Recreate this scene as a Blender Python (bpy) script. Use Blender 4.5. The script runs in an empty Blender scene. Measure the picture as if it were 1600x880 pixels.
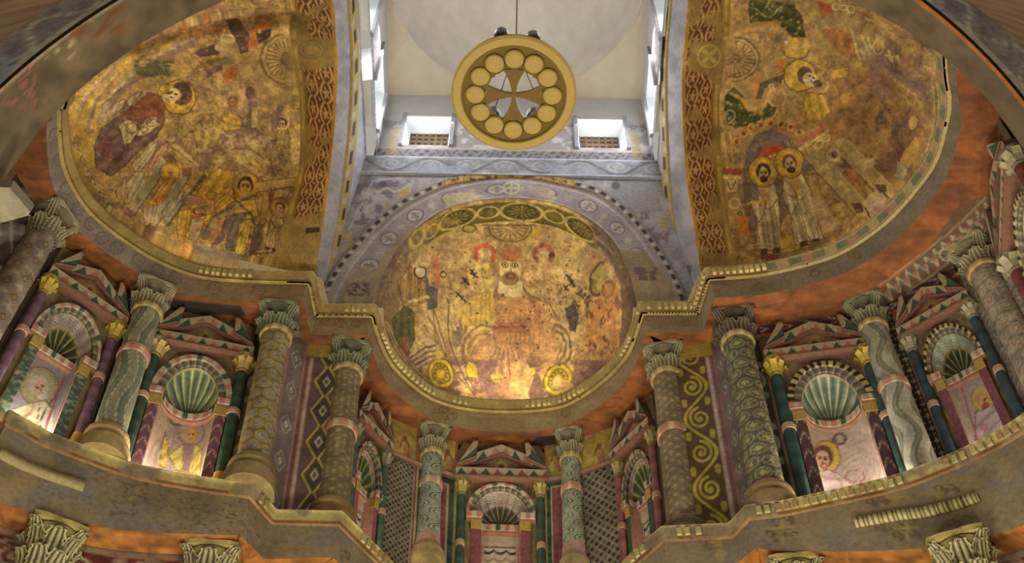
import bpy, math, random
import numpy as np
from mathutils import Matrix, Vector

# ------------------------------------------------------------------ camera
CZ = 1.6                                     # eye height above the church floor
FPX, PITCH, ROLL = 2000.0, math.radians(57.0), math.radians(1.0)
sc = bpy.context.scene
cd = bpy.data.cameras.new('camera'); cam = bpy.data.objects.new('camera', cd)
sc.collection.objects.link(cam)
cd.sensor_width = 36.0; cd.lens = 36.0 * FPX / 1600.0; cd.clip_end = 200
cam.matrix_world = Matrix.Translation((0, 0, CZ)) @ Matrix.Rotation(math.pi / 2 + PITCH, 4, 'X') @ Matrix.Rotation(ROLL, 4, 'Z')
sc.camera = cam
sc.view_settings.view_transform = 'Standard'; sc.view_settings.look = 'None'
sc.view_settings.gamma = 1.0; sc.view_settings.use_curve_mapping = False
sc.view_settings.exposure = 0.45

# ------------------------------------------------------------------ world
world = bpy.data.worlds.new('world'); sc.world = world; world.use_nodes = True
bg = world.node_tree.nodes['Background']
bg.inputs[0].default_value = (1.0, 0.95, 0.86, 1); bg.inputs[1].default_value = 0.30

# ------------------------------------------------------------------ lights
def area(name, loc, target, sx, sy, power, color, spread=180):
    l = bpy.data.lights.new(name, 'AREA'); l.shape = 'RECTANGLE'; l.size = sx; l.size_y = sy
    l.energy = power; l.color = color; l.spread = math.radians(spread)
    o = bpy.data.objects.new(name, l); sc.collection.objects.link(o)
    o.location = (loc[0], loc[1], loc[2] + CZ)
    d = Vector((target[0] - loc[0], target[1] - loc[1], target[2] - loc[2]))
    o.rotation_euler = d.to_track_quat('-Z', 'Y').to_euler()
    return o
WARM = (1.0, 0.84, 0.54); NEUT = (1.0, 0.93, 0.73); COOL = (0.92, 0.95, 1.0)
# warm fill areas added near the floor to brighten the undersides
for fx, fy in ((-3.2, 4.0), (3.2, 4.0), (0.0, 8.2)):
    area('floor_fill', (fx, fy, -1.2), (fx * 0.55, fy + 3.2, 14), 1.6, 1.6, 430, NEUT)
# cool daylight falling from the drum windows
for s in (-1, 1):
    area('window_daylight', (s * 1.52, 10.42, 20.5), (s * 1.2, 6.0, 14), 0.78, 1.0, 55, COOL)
    for wy in (8.85, 6.6):
        area('window_daylight', (s * 2.62, wy, 20.6), (0, wy - .6, 15.5), 0.8, 1.1, 82, COOL)
# uplighters lying on the upper cornice, below each half dome
area('dome_uplighter', (0, 11.45, 14.95), (0, 11.2, 18), 1.0, .12, 17, WARM)
for s in (-1, 1):
    area('dome_uplighter', (s * 5.25, 7.4, 14.95), (s * 4.2, 7.6, 18.4), .2, 1.6, 9, WARM)
    area('dome_uplighter', (s * 4.35, 9.25, 14.95), (s * 3.9, 8.2, 18.4), 1.0, .2, 6, WARM)

# ------------------------------------------------------------------ photo pixel <-> place (camera at 0,0,0)
cR, sR, cP, sP = math.cos(ROLL), math.sin(ROLL), math.cos(PITCH), math.sin(PITCH)
def ray(px, py):
    u = px - 800.0; v = 440.0 - py
    u, v = cR * u - sR * v, sR * u + cR * v
    return np.array([u, FPX * cP - v * sP, FPX * sP + v * cP])
def atz(px, py, z): r = ray(px, py); return r * (z / r[2])
def aty(px, py, y): r = ray(px, py); return r * (y / r[1])
def atx(px, py, x): r = ray(px, py); return r * (x / r[0])
def proj(P):
    P = np.asarray(P, float); x, y, z = P[..., 0], P[..., 1], P[..., 2]
    fw = np.maximum(y * cP + z * sP, .05); up = -y * sP + z * cP
    u = FPX * x / fw; v = FPX * up / fw
    return 800 + cR * u + sR * v, 440 - (-sR * u + cR * v)

# ------------------------------------------------------------------ materials
def lin(c):
    c = np.clip(np.asarray(c, float), 0, 1)
    return np.where(c <= .04045, c / 12.92, ((c + .055) / 1.055) ** 2.4)
def rgb(*a):
    return np.array(a, float) / 255.0
MATS = {}
def mat(name, rough=.85, color=None, attr=True, metal=0.0, nscale=18.0, namt=.22, bump=.25, bscale=60.0, emit=None, estr=0, spec=.25):
    m = bpy.data.materials.new(name); m.use_nodes = True
    nt = m.node_tree; b = nt.nodes['Principled BSDF']
    b.inputs['Roughness'].default_value = rough; b.inputs['Metallic'].default_value = metal
    b.inputs['Specular IOR Level'].default_value = spec
    tc = nt.nodes.new('ShaderNodeTexCoord')
    nz = nt.nodes.new('ShaderNodeTexNoise'); nz.inputs['Scale'].default_value = nscale; nz.inputs['Detail'].default_value = 6; nz.inputs['Roughness'].default_value = .65
    nt.links.new(tc.outputs['Object'], nz.inputs['Vector'])
    mr = nt.nodes.new('ShaderNodeMapRange'); mr.inputs[1].default_value = .3; mr.inputs[2].default_value = .7
    mr.inputs[3].default_value = 1 - namt; mr.inputs[4].default_value = 1 + namt
    nt.links.new(nz.outputs['Fac'], mr.inputs[0])
    mx = nt.nodes.new('ShaderNodeMix'); mx.data_type = 'RGBA'; mx.blend_type = 'MULTIPLY'; mx.inputs[0].default_value = 1
    if attr:
        at = nt.nodes.new('ShaderNodeAttribute'); at.attribute_name = 'Col'
        nt.links.new(at.outputs['Color'], mx.inputs[6])
    else:
        mx.inputs[6].default_value = (*lin(color), 1)
    nt.links.new(mr.outputs[0], mx.inputs[7])
    nt.links.new(mx.outputs[2], b.inputs['Base Color'])
    n2 = nt.nodes.new('ShaderNodeTexNoise'); n2.inputs['Scale'].default_value = bscale; n2.inputs['Detail'].default_value = 4
    nt.links.new(tc.outputs['Object'], n2.inputs['Vector'])
    bp = nt.nodes.new('ShaderNodeBump'); bp.inputs['Strength'].default_value = bump; bp.inputs['Distance'].default_value = .02
    nt.links.new(n2.outputs['Fac'], bp.inputs['Height']); nt.links.new(bp.outputs['Normal'], b.inputs['Normal'])
    if emit is not None:
        b.inputs['Emission Color'].default_value = (*lin(emit), 1); b.inputs['Emission Strength'].default_value = estr
    MATS[name] = m; return m
mat('fresco', .9)
mat('stone', .9, namt=.3, nscale=9)
mat('wood', .6, namt=.35, nscale=5, spec=.4)
mat('plaster', .95, namt=.08, nscale=3, bump=.1)
mat('gold_paint', .55, rgb(200, 174, 98), attr=False, metal=.0, namt=.06, bump=.05)
mat('gold_dark', .6, rgb(132, 106, 48), attr=False, namt=.1, bump=.05)
mat('lamp_metal', .4, rgb(120, 118, 116), attr=False, metal=.6, namt=.05, bump=.02)
mat('dark_metal', .5, rgb(30, 27, 24), attr=False, namt=.1)
mat('floor_stone', .8, rgb(150, 132, 108), attr=False, nscale=2)
mat('daylight_pane', .5, rgb(255, 255, 255), attr=False, emit=rgb(245, 250, 255), estr=2.2)

# ------------------------------------------------------------------ mesh helpers (coordinates relative to the eye; +CZ on build)
GAIN = np.array([1.16, 1.24, 1.34])          # pigment reflectance from the colour seen under the warm light
def tolin(c): return np.clip(lin(c) * GAIN, 0, .9)
def link(o, parent=None, **props):
    sc.collection.objects.link(o)
    if parent is not None: o.parent = parent
    for k, v in props.items(): o[k] = v
    return o
def mesh(name, V, F, m='stone', parent=None, col=None, smooth=False, raw=False, **props):
    """V (n,3) relative coords; F list/array of quads or tris; col (n,3) sRGB or one sRGB colour."""
    V = np.asarray(V, np.float32).reshape(-1, 3).copy()
    if not raw: V[:, 2] += CZ
    me = bpy.data.meshes.new(name)
    if isinstance(F, np.ndarray):
        nf, k = F.shape; me.vertices.add(len(V)); me.vertices.foreach_set('co', V.ravel())
        me.loops.add(nf * k); me.loops.foreach_set('vertex_index', F.ravel().astype(np.int32))
        me.polygons.add(nf); me.polygons.foreach_set('loop_start', np.arange(0, nf * k, k, dtype=np.int32))
        me.update(calc_edges=True)
    else:
        me.from_pydata(V.tolist(), [], [list(map(int, f)) for f in F]); me.update()
    if smooth: me.polygons.foreach_set('use_smooth', np.ones(len(me.polygons), bool))
    if col is None: col = rgb(150, 132, 104)
    col = np.asarray(col, float)
    if col.ndim == 1: col = np.tile(col, (len(V), 1))
    c4 = np.ones((len(V), 4), np.float32); c4[:, :3] = tolin(col.reshape(-1, 3))
    a = me.color_attributes.new('Col', 'FLOAT_COLOR', 'POINT'); a.data.foreach_set('color', c4.ravel())
    me.materials.append(MATS[m])
    o = bpy.data.objects.new(name, me)
    return link(o, parent, **props)
def gridfaces(nv, nu, closed=False):
    i = np.arange(nv - 1)[:, None]; j = np.arange(nu if closed else nu - 1)[None, :]
    j2 = (j + 1) % nu
    return np.stack([i * nu + j, i * nu + j2, (i + 1) * nu + j2, (i + 1) * nu + j], -1).reshape(-1, 4)
def grid(name, P, m='fresco', parent=None, col=None, smooth=True, closed=False, flip=False, **props):
    nv, nu = P.shape[:2]; F = gridfaces(nv, nu, closed)
    if flip: F = F[:, ::-1].copy()
    return mesh(name, P.reshape(-1, 3), F, m, parent, None if col is None else np.asarray(col).reshape(-1, 3) if np.asarray(col).ndim > 1 else col, smooth, **props)
class MB:
    """collects simple solids into one mesh"""
    def __init__(s): s.V = []; s.F = []; s.C = []; s.n = 0
    def add(s, V, F, c):
        V = np.asarray(V, float).reshape(-1, 3); s.V.append(V)
        c = np.asarray(c, float); s.C.append(np.tile(c, (len(V), 1)) if c.ndim == 1 else c.reshape(-1, 3))
        s.F += [tuple(int(i) + s.n for i in f) for f in F]; s.n += len(V)
    def box(s, O, ex, ey, ez, c):
        """corner O, three edge vectors"""
        O, ex, ey, ez = (np.asarray(q, float) for q in (O, ex, ey, ez))
        V = [O, O + ex, O + ex + ey, O + ey, O + ez, O + ex + ez, O + ex + ey + ez, O + ey + ez]
        s.add(V, [(0, 3, 2, 1), (4, 5, 6, 7), (0, 1, 5, 4), (1, 2, 6, 5), (2, 3, 7, 6), (3, 0, 4, 7)], c)
    def grid(s, P, c, closed=False):
        nv, nu = P.shape[:2]; s.add(P, gridfaces(nv, nu, closed), c)
    def build(s, name, m='stone', parent=None, smooth=False, **props):
        return mesh(name, np.concatenate(s.V), s.F, m, parent, np.concatenate(s.C), smooth, **props)
def empty(name, loc, label=None, cat=None, group=None, kind=None):
    o = bpy.data.objects.new(name, None); o.empty_display_size = .2
    o.location = (loc[0], loc[1], loc[2] + CZ); link(o)
    if label: o['label'] = label
    if cat: o['category'] = cat
    if group: o['group'] = group
    if kind: o['kind'] = kind
    return o
def adopt(root):
    """children were built in place: keep them there under the moved Empty"""
    inv = Matrix.Translation(root.location).inverted()
    for ch in root.children: ch.matrix_parent_inverse = inv
def catmull(pts, n):
    p = np.asarray(pts, float); q = np.vstack([2 * p[0] - p[1], p, 2 * p[-1] - p[-2]]); out = []
    for i in range(1, len(q) - 2):
        for k in range(n):
            t = k / n
            out.append(.5 * ((2 * q[i]) + (-q[i - 1] + q[i + 1]) * t + (2 * q[i - 1] - 5 * q[i] + 4 * q[i + 1] - q[i + 2]) * t * t + (-q[i - 1] + 3 * q[i] - 3 * q[i + 1] + q[i + 2]) * t ** 3))
    out.append(p[-1]); return np.array(out)
def resample(pts, n):
    p = np.asarray(pts, float); d = np.r_[0, np.cumsum(np.linalg.norm(np.diff(p, axis=0), axis=1))]
    t = np.linspace(0, d[-1], n); return np.stack([np.interp(t, d, p[:, k]) for k in range(p.shape[1])], -1)

# ------------------------------------------------------------------ the painter: pigment laid on a surface's own vertices
def vnoise(x, y, seed=0):
    xi = np.floor(x).astype(np.int64); yi = np.floor(y).astype(np.int64); fx = x - xi; fy = y - yi
    fx = fx * fx * (3 - 2 * fx); fy = fy * fy * (3 - 2 * fy)
    def h(a, b):
        n = (a * 374761393 + b * 668265263 + seed * 974634777) & 0x7fffffff
        n = ((n ^ (n >> 13)) * 1274126177) & 0x7fffffff
        return ((n ^ (n >> 16)) & 0xffff) / 65535.0
    return (h(xi, yi) * (1 - fx) + h(xi + 1, yi) * fx) * (1 - fy) + (h(xi, yi + 1) * (1 - fx) + h(xi + 1, yi + 1) * fx) * fy
def fbm(x, y, seed=0, o=4):
    s = 0; a = .5; t = 0
    for k in range(o):
        s = s + a * vnoise(x, y, seed + k); t += a; a *= .55; x = x * 2.03; y = y * 2.03
    return s / t
class Cv:
    def __init__(s, x, y, base):
        s.shape = np.shape(x); s.x = np.asarray(x, float).ravel(); s.y = np.asarray(y, float).ravel()
        b = np.asarray(base, float); s.c = np.tile(b, (s.x.size, 1)) if b.ndim == 1 else b.reshape(-1, 3).copy()
    def sel(s, x0, x1, y0, y1): return np.nonzero((s.x > x0) & (s.x < x1) & (s.y > y0) & (s.y < y1))[0]
    def put(s, i, a, col):
        a = np.asarray(a, float); a = a[:, None] if a.ndim else a
        s.c[i] = s.c[i] * (1 - a) + np.asarray(col, float) * a
    def el(s, cx, cy, rx, ry, col, rot=0, a=1., soft=.12, only=None):
        R = max(rx, ry) * 1.3; i = s.sel(cx - R, cx + R, cy - R, cy + R)
        if i.size == 0: return
        c, n = math.cos(rot), math.sin(rot); dx = s.x[i] - cx; dy = s.y[i] - cy
        d = np.sqrt(((dx * c + dy * n) / rx) ** 2 + ((-dx * n + dy * c) / ry) ** 2)
        s.put(i, a * np.clip((1 + soft / 2 - d) / soft, 0, 1), col)
    def ring(s, cx, cy, rx, ry, w, col, rot=0, a=1., a0=None, a1=None):
        R = max(rx, ry) + w * 2; i = s.sel(cx - R, cx + R, cy - R, cy + R)
        if i.size == 0: return
        c, n = math.cos(rot), math.sin(rot); dx = s.x[i] - cx; dy = s.y[i] - cy
        u = (dx * c + dy * n) / rx; v = (-dx * n + dy * c) / ry
        d = np.abs(np.sqrt(u * u + v * v) - 1) * min(rx, ry)
        al = np.clip(w / 2 + .5 - d, 0, 1)
        if a0 is not None:
            t = np.degrees(np.arctan2(v, u)); al = al * (((t - a0) % 360) < ((a1 - a0) % 360))
        s.put(i, a * al, col)
    def poly(s, pts, col, a=1., soft=1.2):
        p = np.asarray(pts, float); i = s.sel(p[:, 0].min() - 2, p[:, 0].max() + 2, p[:, 1].min() - 2, p[:, 1].max() + 2)
        if i.size == 0: return
        x, y = s.x[i], s.y[i]; ins = np.zeros(i.size, bool); dm = np.full(i.size, 1e9)
        for k in range(len(p)):
            (x0, y0), (x1, y1) = p[k], p[(k + 1) % len(p)]
            if y0 != y1:
                ins ^= ((y0 > y) != (y1 > y)) & (x < (x1 - x0) * (y - y0) / (y1 - y0) + x0)
            L = (x1 - x0) ** 2 + (y1 - y0) ** 2 + 1e-9; t = np.clip(((x - x0) * (x1 - x0) + (y - y0) * (y1 - y0)) / L, 0, 1)
            dm = np.minimum(dm, (x - x0 - t * (x1 - x0)) ** 2 + (y - y0 - t * (y1 - y0)) ** 2)
        d = np.sqrt(dm) * np.where(ins, 1, -1)
        s.put(i, a * np.clip(d / soft + .5, 0, 1), col)
    def ln(s, pts, w, col, a=1., sm=0):
        p = np.asarray(pts, float)
        if sm: p = catmull(p, sm)
        i = s.sel(p[:, 0].min() - w - 1, p[:, 0].max() + w + 1, p[:, 1].min() - w - 1, p[:, 1].max() + w + 1)
        if i.size == 0: return
        x, y = s.x[i], s.y[i]; dm = np.full(i.size, 1e9)
        for k in range(len(p) - 1):
            (x0, y0), (x1, y1) = p[k], p[k + 1]
            L = (x1 - x0) ** 2 + (y1 - y0) ** 2 + 1e-9; t = np.clip(((x - x0) * (x1 - x0) + (y - y0) * (y1 - y0)) / L, 0, 1)
            dm = np.minimum(dm, (x - x0 - t * (x1 - x0)) ** 2 + (y - y0 - t * (y1 - y0)) ** 2)
        s.put(i, a * np.clip(w / 2 + .6 - np.sqrt(dm), 0, 1), col)
    def blot(s, col, sx, sy, thr, seed, a=1., box=None, soft=.06, ang=0):
        i = np.arange(s.x.size) if box is None else s.sel(*box)
        if i.size == 0: return
        c, n = math.cos(ang), math.sin(ang); X = s.x[i] * c + s.y[i] * n; Y = -s.x[i] * n + s.y[i] * c
        v = fbm(X / sx, Y / sy, seed)
        al = a * np.clip((v - thr) / soft, 0, 1)
        if box is not None:
            x0, x1, y0, y1 = box; m = .12
            ex = np.minimum((s.x[i] - x0), (x1 - s.x[i])) / ((x1 - x0) * m); ey = np.minimum((s.y[i] - y0), (y1 - s.y[i])) / ((y1 - y0) * m)
            al = al * np.clip(np.minimum(ex, ey), 0, 1)
        s.put(i, al, col)
    def contour(s, scl, seed, col, a, n=5, w=.10, ang=0., asp=1.):
        c, q = math.cos(ang), math.sin(ang); X = (s.x * c + s.y * q) / scl; Y = (-s.x * q + s.y * c) / (scl * asp)
        v = (fbm(X, Y, seed, 3) * n) % 1; s.put(np.arange(s.x.size), a * np.clip((w - np.abs(v - .5)) / .05, 0, 1), col)
    def vary(s, amt, sx, seed, sy=None):
        v = fbm(s.x / sx, s.y / (sy or sx), seed) - .5
        s.c = np.clip(s.c * (1 + amt * 2 * v[:, None]), 0, 1)
    def warp(s, amp, sc_, seed):
        dx = fbm(s.x / sc_, s.y / sc_, seed, 3) - .5; dy = fbm(s.x / sc_ + 31.7, s.y / sc_ - 11.3, seed + 5, 3) - .5
        s.x = s.x + dx * 2 * amp; s.y = s.y + dy * 2 * amp
    def folds(s, pts, n, dark, lite, seed, a=.4):
        """drapery: streaks along the longer axis, only inside the outline"""
        p = np.asarray(pts, float); i = s.sel(p[:, 0].min(), p[:, 0].max(), p[:, 1].min(), p[:, 1].max())
        if i.size == 0: return
        x, y = s.x[i], s.y[i]; ins = np.zeros(i.size, bool)
        for k in range(len(p)):
            (x0, y0), (x1, y1) = p[k], p[(k + 1) % len(p)]
            if y0 != y1: ins ^= ((y0 > y) != (y1 > y)) & (x < (x1 - x0) * (y - y0) / (y1 - y0) + x0)
        c = p.mean(0); u, sv, vt = np.linalg.svd(p - c); ax = vt[0]; al = (x - c[0]) * ax[0] + (y - c[1]) * ax[1]; ac = -(x - c[0]) * ax[1] + (y - c[1]) * ax[0]
        w = max(np.ptp(-(p[:, 0] - c[0]) * ax[1] + (p[:, 1] - c[1]) * ax[0]), 1.)
        v = np.sin((ac / w) * n * 6.28 + 4 * fbm(al / 18, ac / 9, seed)); i = i[ins]; v = v[ins]
        s.put(i, a * np.clip((v - .45) * 2, 0, 1), lite); s.put(i, a * np.clip((-v - .45) * 2, 0, 1), dark)
    def out(s): return s.c.reshape(s.shape + (3,))
# ------------------------------------------------------------------ painted ornament (s along the band, t across it, 0..1)
CREAM = rgb(196, 178, 138); PINK = rgb(178, 122, 102); ROSE = rgb(160, 92, 84); GREEN = rgb(72, 88, 66); DGREEN = rgb(40, 58, 48)
OCHRE = rgb(178, 144, 62); GOLD = rgb(188, 158, 60); PURP = rgb(108, 86, 82); MAUVE = rgb(140, 120, 106); DARK = rgb(46, 36, 30)
WHITE = rgb(192, 178, 146); STONE = rgb(146, 126, 96); GREY = rgb(134, 120, 100); RED = rgb(140, 56, 38); BROWN = rgb(104, 76, 48); LAV = rgb(140, 132, 140)
def full(s, c): return np.broadcast_to(np.asarray(c, float), np.shape(s) + (3,)).copy()
def over(C, a, c):
    a = np.clip(a, 0, 1)[..., None]; return C * (1 - a) + np.asarray(c) * a
def band(d, w, e=.03): return np.clip((w / 2 + e / 2 - np.abs(d)) / e, 0, 1)
def disc(d, r, e=.03): return np.clip((r + e / 2 - d) / e, 0, 1)
def p_plain(c):
    return lambda s, t: full(s, c)
def edged(fn, edge=WHITE, w=.12, edge2=None):
    def f(s, t):
        C = fn(s, np.clip((t - w) / (1 - 2 * w), 0, 1)); e = np.minimum(t, 1 - t)
        C = over(C, disc(e, w), edge)
        if edge2 is not None: C = over(C, disc(e, w * .5), edge2)
        return C
    return f
def p_tri(cols=(GREEN, PINK), bgc=rgb(184, 164, 128), k=1.0, flip=False, out=DARK):
    def f(s, t):
        if flip: t = 1 - t
        q = s * k; i = np.floor(q).astype(int); x = np.abs(q - i - .5) * 2; h = 1 - x
        C = full(s, bgc)
        for n, c in enumerate(cols):
            mm = (i % len(cols)) == n
            C = over(C, mm * disc(t, h * .92, .08) * (t < h + .1), c)
        C = over(C, band(t - h, .09), WHITE); C = over(C, disc(t, .05), out)
        return C
    return f
def p_dent(a=WHITE, b=DARK, k=1.0, duty=.5, base=OCHRE, lo=.2, hi=.8):
    def f(s, t):
        C = full(s, base); q = (s * k) % 1
        C = over(C, ((t > lo) & (t < hi)) * 1., b); C = over(C, ((q < duty) & (t > lo) & (t < hi)) * 1., a)
        return C
    return f
def p_seg(cols=(PINK, WHITE, GREEN, WHITE), k=2.0, line=DARK):
    def f(s, t):
        q = s * k; i = np.floor(q).astype(int) % len(cols); C = full(s, cols[0])
        for n, c in enumerate(cols): C = over(C, (i == n) * 1., c)
        C = over(C, disc(np.minimum(t, 1 - t), .1), line * .9 + PINK * .1)
        return C
    return f
def p_square(a=DARK, base=OCHRE, k=.6, lite=WHITE):
    """the dark squares with hooked fillets of the great arches"""
    def f(s, t):
        C = full(s, base); q = (s * k) % 1
        C = over(C, ((q > .1) & (q < .55) & (t > .25) & (t < .75)) * 1., a)
        C = over(C, ((q > .68) & (q < .92) & (t > .1) & (t < .6)) * 1., lite)
        return C
    return f
def p_braid(bgc=DARK, c1=MAUVE, c2=CREAM, k=.55):
    def f(s, t):
        C = full(s, bgc); ph = s * k * 2 * math.pi
        for off, c in ((0, c1), (2 * math.pi / 3, c2), (4 * math.pi / 3, c1 * .85)):
            d = t - .5 - .3 * np.sin(ph + off); dd = np.abs(d) / np.sqrt(1 + (.3 * k * 6.28 * np.cos(ph + off)) ** 2)
            z = np.cos(ph + off)
            C = over(C, band(dd, .30) * (.6 + .4 * z), bgc * .7); C = over(C, band(dd, .2) * np.clip(.75 + .5 * z, 0, 1), c)
            C = over(C, band(dd, .04) * .5, WHITE)
        return C
    return f
def p_lattice(bgc=DARK, c=CREAM, k=2.2, c2=PINK):
    def f(s, t):
        C = full(s, bgc); u = (s + t) * k; v = (s - t) * k
        for w in (u, v):
            q = np.abs((w % 1) - .5)
            C = over(C, band(q - .26, .17, .06), c); C = over(C, band(q - .26, .03, .03) * .6, bgc)
        qu = ((u + .5) % 1) - .5; qv = ((v + .5) % 1) - .5
        C = over(C, disc(np.abs(qu) + np.abs(qv), .16), c2 * .8)
        return C
    return f
def p_diamond(bgc=PURP * .8, line=OCHRE, k=.72, fillc=DGREEN, cen=CREAM):
    def f(s, t):
        q = (s * k) % 1 - .5; d = np.abs(q) / k / .62 + np.abs(t - .5) / .4
        C = full(s, bgc); C = over(C, disc(d, 1.0), fillc * .6 + bgc * .4); C = over(C, band(d - .9, .2), line)
        C = over(C, disc(d, .34), cen); C = over(C, disc(d, .16), bgc)
        return C
    return f
def p_scroll(bgc=PURP * .7, line=OCHRE, k=.62, leaf=None):
    leaf = line if leaf is None else leaf
    def f(s, t):
        C = full(s, bgc); q = s * k; i = np.floor(q); x = (q - i - .5) / k; sg = np.where(i % 2 < 1, 1., -1.)
        C = over(C, band(t - .5 - .40 * np.sin(q * math.pi), .12), line)
        cx, cy = x, (t - .5 + .06 * sg) * sg; r = np.sqrt(cx ** 2 + cy ** 2); an = (np.arctan2(cy, cx) / (2 * math.pi)) % 1
        for turn in (0, 1): C = over(C, band(r - (.34 - .17 * (an + turn)), .085), leaf)
        C = over(C, disc(r, .06), leaf)
        d = np.sqrt((np.abs(x) - .5 / k + .05) ** 2 + (np.abs(t - .5) - .36) ** 2); C = over(C, disc(d, .09) * .8, leaf)
        return C
    return f
def p_hearts(bgc=RED * .8, line=rgb(178, 138, 78), leaf=rgb(176, 132, 84), k=2.0, rows=2):
    """ogee net with a small palmette in every mesh"""
    def f(s, t):
        C = full(s, bgc); X = t * rows; Y = s * k
        for par in (0, .5):
            yy = Y + par; xx = X + par
            cx = (xx % 1) - .5; cy = (yy % 1) - .5
            w = .36 * np.cos(cy * 2.6) ** .8 if False else .40 * np.sqrt(np.clip(1 - (cy / .52) ** 2, 0, 1)) * (1 - .55 * np.clip(cy + .1, 0, 1))
            if par == 0:
                C = over(C, band(np.abs(cx) - w, .15), line)
                r = np.sqrt((cx / .22) ** 2 + ((cy + .05) / .28) ** 2); an = np.arctan2(cy + .05, cx)
                C = over(C, disc(r, .8 + .35 * np.cos(5 * an), .15), leaf)
            else:
                d = np.abs(cx) + np.abs(cy)
                C = over(C, disc(d, .10), leaf)
        return C
    return f
def p_chev(bgc=PURP, c=MAUVE, k=1.4):
    def f(s, t):
        C = full(s, bgc); q = (s * k + np.abs(t - .5) * 1.2) % 1
        C = over(C, band(q - .3, .28), c); C = over(C, band(q - .3, .08), WHITE)
        return C
    return f
def p_wave(bgc=CREAM, c1=GREEN, c2=MAUVE, n=5, k=.5, amp=.06):
    def f(s, t):
        C = full(s, bgc); w = t * n + amp * n * np.sin(s * k * 6.28)
        q = w % 1
        C = over(C, band(q - .5, .42, .08), c1); C = over(C, band(q - .5, .14, .06), c2); C = over(C, band(np.abs(q - .5) - .24, .06), WHITE)
        return C
    return f
def p_scale(bgc=BROWN, c=OCHRE, cen=MAUVE, n=6, k=1.0):
    def f(s, t):
        C = full(s, bgc); row = np.floor(s * k); y = (s * k) % 1 - .5; x = (t * n + .5 * (row % 2)) % 1 - .5
        r = np.sqrt((x * 1.0) ** 2 + (y * 1.0) ** 2)
        C = over(C, disc(r, .47), c); C = over(C, disc(r, .33), cen); C = over(C, band(r - .20, .06), WHITE * .9)
        return C
    return f
def p_rosette(bgc=GREY, c=CREAM, cen=PINK, n=5, k=.8, petals=6):
    def f(s, t):
        C = full(s, bgc); row = np.floor(s * k); y = (s * k) % 1 - .5; x = (t * n + .5 * (row % 2)) % 1 - .5
        r = np.sqrt(x * x + y * y); an = np.arctan2(y, x)
        C = over(C, band(r - .40, .08), c); C = over(C, disc(r, .2 + .09 * np.cos(petals * an)), c); C = over(C, disc(r, .08), cen)
        d = np.abs(np.abs(x) - .5) + np.abs(np.abs(y) - .5); C = over(C, disc(d, .12), GREEN)
        return C
    return f
def p_fret(bgc=GREY, c=CREAM, k=3.0, n=9, seed=3):
    """small broken overall pattern of crosses and keys"""
    def f(s, t):
        C = full(s, bgc); i = np.floor(s * k).astype(int); j = np.floor(t * n).astype(int)
        y = (s * k) % 1 - .5; x = (t * n) % 1 - .5
        m = (i + j) % 2
        C = over(C, m * np.maximum(band(x, .24) * (np.abs(y) < .42), band(y, .24) * (np.abs(x) < .42)), c)
        C = over(C, (1 - m) * disc(np.abs(x) + np.abs(y), .34, .08), PURP); C = over(C, (1 - m) * disc(np.abs(x) + np.abs(y), .16, .06), OCHRE)
        return C
    return f
def p_marble(c1, c2, seed=0, k=6):
    def f(s, t):
        v = fbm(s * k, t * k * .6 + s, seed); return over(full(s, c1), np.clip((v - .45) * 4, 0, 1), c2)
    return f
def p_inset(outer, inner, line=CREAM, a=.28, b=.06, L=3.0):
    """framed panel: field `outer`, long inset `inner`; s runs 0..L"""
    def f(s, t):
        C = outer(s, t); e = np.minimum(np.minimum(t, 1 - t) - a, np.minimum(s, L - s) - a * 1.3)
        C = over(C, (e > -b) * 1., line); C = np.where((e > 0)[..., None], inner(s, t), C)
        e2 = np.minimum(np.minimum(t, 1 - t), np.minimum(s, L - s)); C = over(C, disc(e2, .05), line)
        return C
    return f
def p_roundels(bgc=LAV, c=rgb(166, 150, 136), ink=PURP, k=.55):
    def f(s, t):
        C = full(s, bgc); y = (s * k) % 1 - .5; x = t - .5; r = np.sqrt((y / k) ** 2 + x ** 2); an = np.arctan2(x, y)
        C = over(C, band(r - .36, .07), ink); C = over(C, disc(r, .3), c); C = over(C, disc(r, .15 + .08 * np.cos(4 * an)), bgc * .9)
        d = np.abs(np.abs(y / k) - .5 / k) + np.abs(x) * .6; C = over(C, disc(d, .16) * .7, c)
        return C
    return f
def p_interlace(bgc=rgb(104, 92, 44), line=rgb(172, 150, 84), k=.5):
    def f(s, t):
        C = full(s, bgc); q = (s * k) % 1 - .5; x = t - .5; y = q / k
        r = np.sqrt((y / 1.25) ** 2 + x ** 2); C = over(C, disc(r, .40), bgc * .78); C = over(C, band(r - .40, .07), line)
        for o in (-.5, .5):
            r2 = np.sqrt((y - o / k * 1.0) ** 2 + x ** 2); C = over(C, band(r2 - .26, .06), line)
        an = np.arctan2(x, y); C = over(C, disc(r, .26) * (np.cos(12 * an) > .2) * .5, line)
        C = over(C, disc(np.minimum(t, 1 - t), .06), line)
        return C
    return f
def p_dentrow(base=rgb(176, 152, 84), hi=rgb(214, 196, 130), lo=rgb(92, 76, 36), k=1.6):
    def f(s, t):
        C = full(s, base); q = (s * k) % 1
        m = (t > .3) & (t < .85)
        C = over(C, m * 1., lo); C = over(C, (m & (q < .58)) * 1., hi); return C
    return f
def scuff(C, seed=0, amt=.18, patch=None, thr=.62, x=None, y=None, sc_=1.0):
    """wear: uneven pigment and lost patches"""
    v = fbm(x * sc_, y * sc_, seed); C = C * (1 + amt * 2 * (v - .5))[..., None]
    if patch is not None:
        w = fbm(x * sc_ * .5 + 7.3, y * sc_ * .5 - 3.1, seed + 11); C = over(C, np.clip((w - thr) / .04, 0, 1), patch)
    return np.clip(C, 0, 1)
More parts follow.
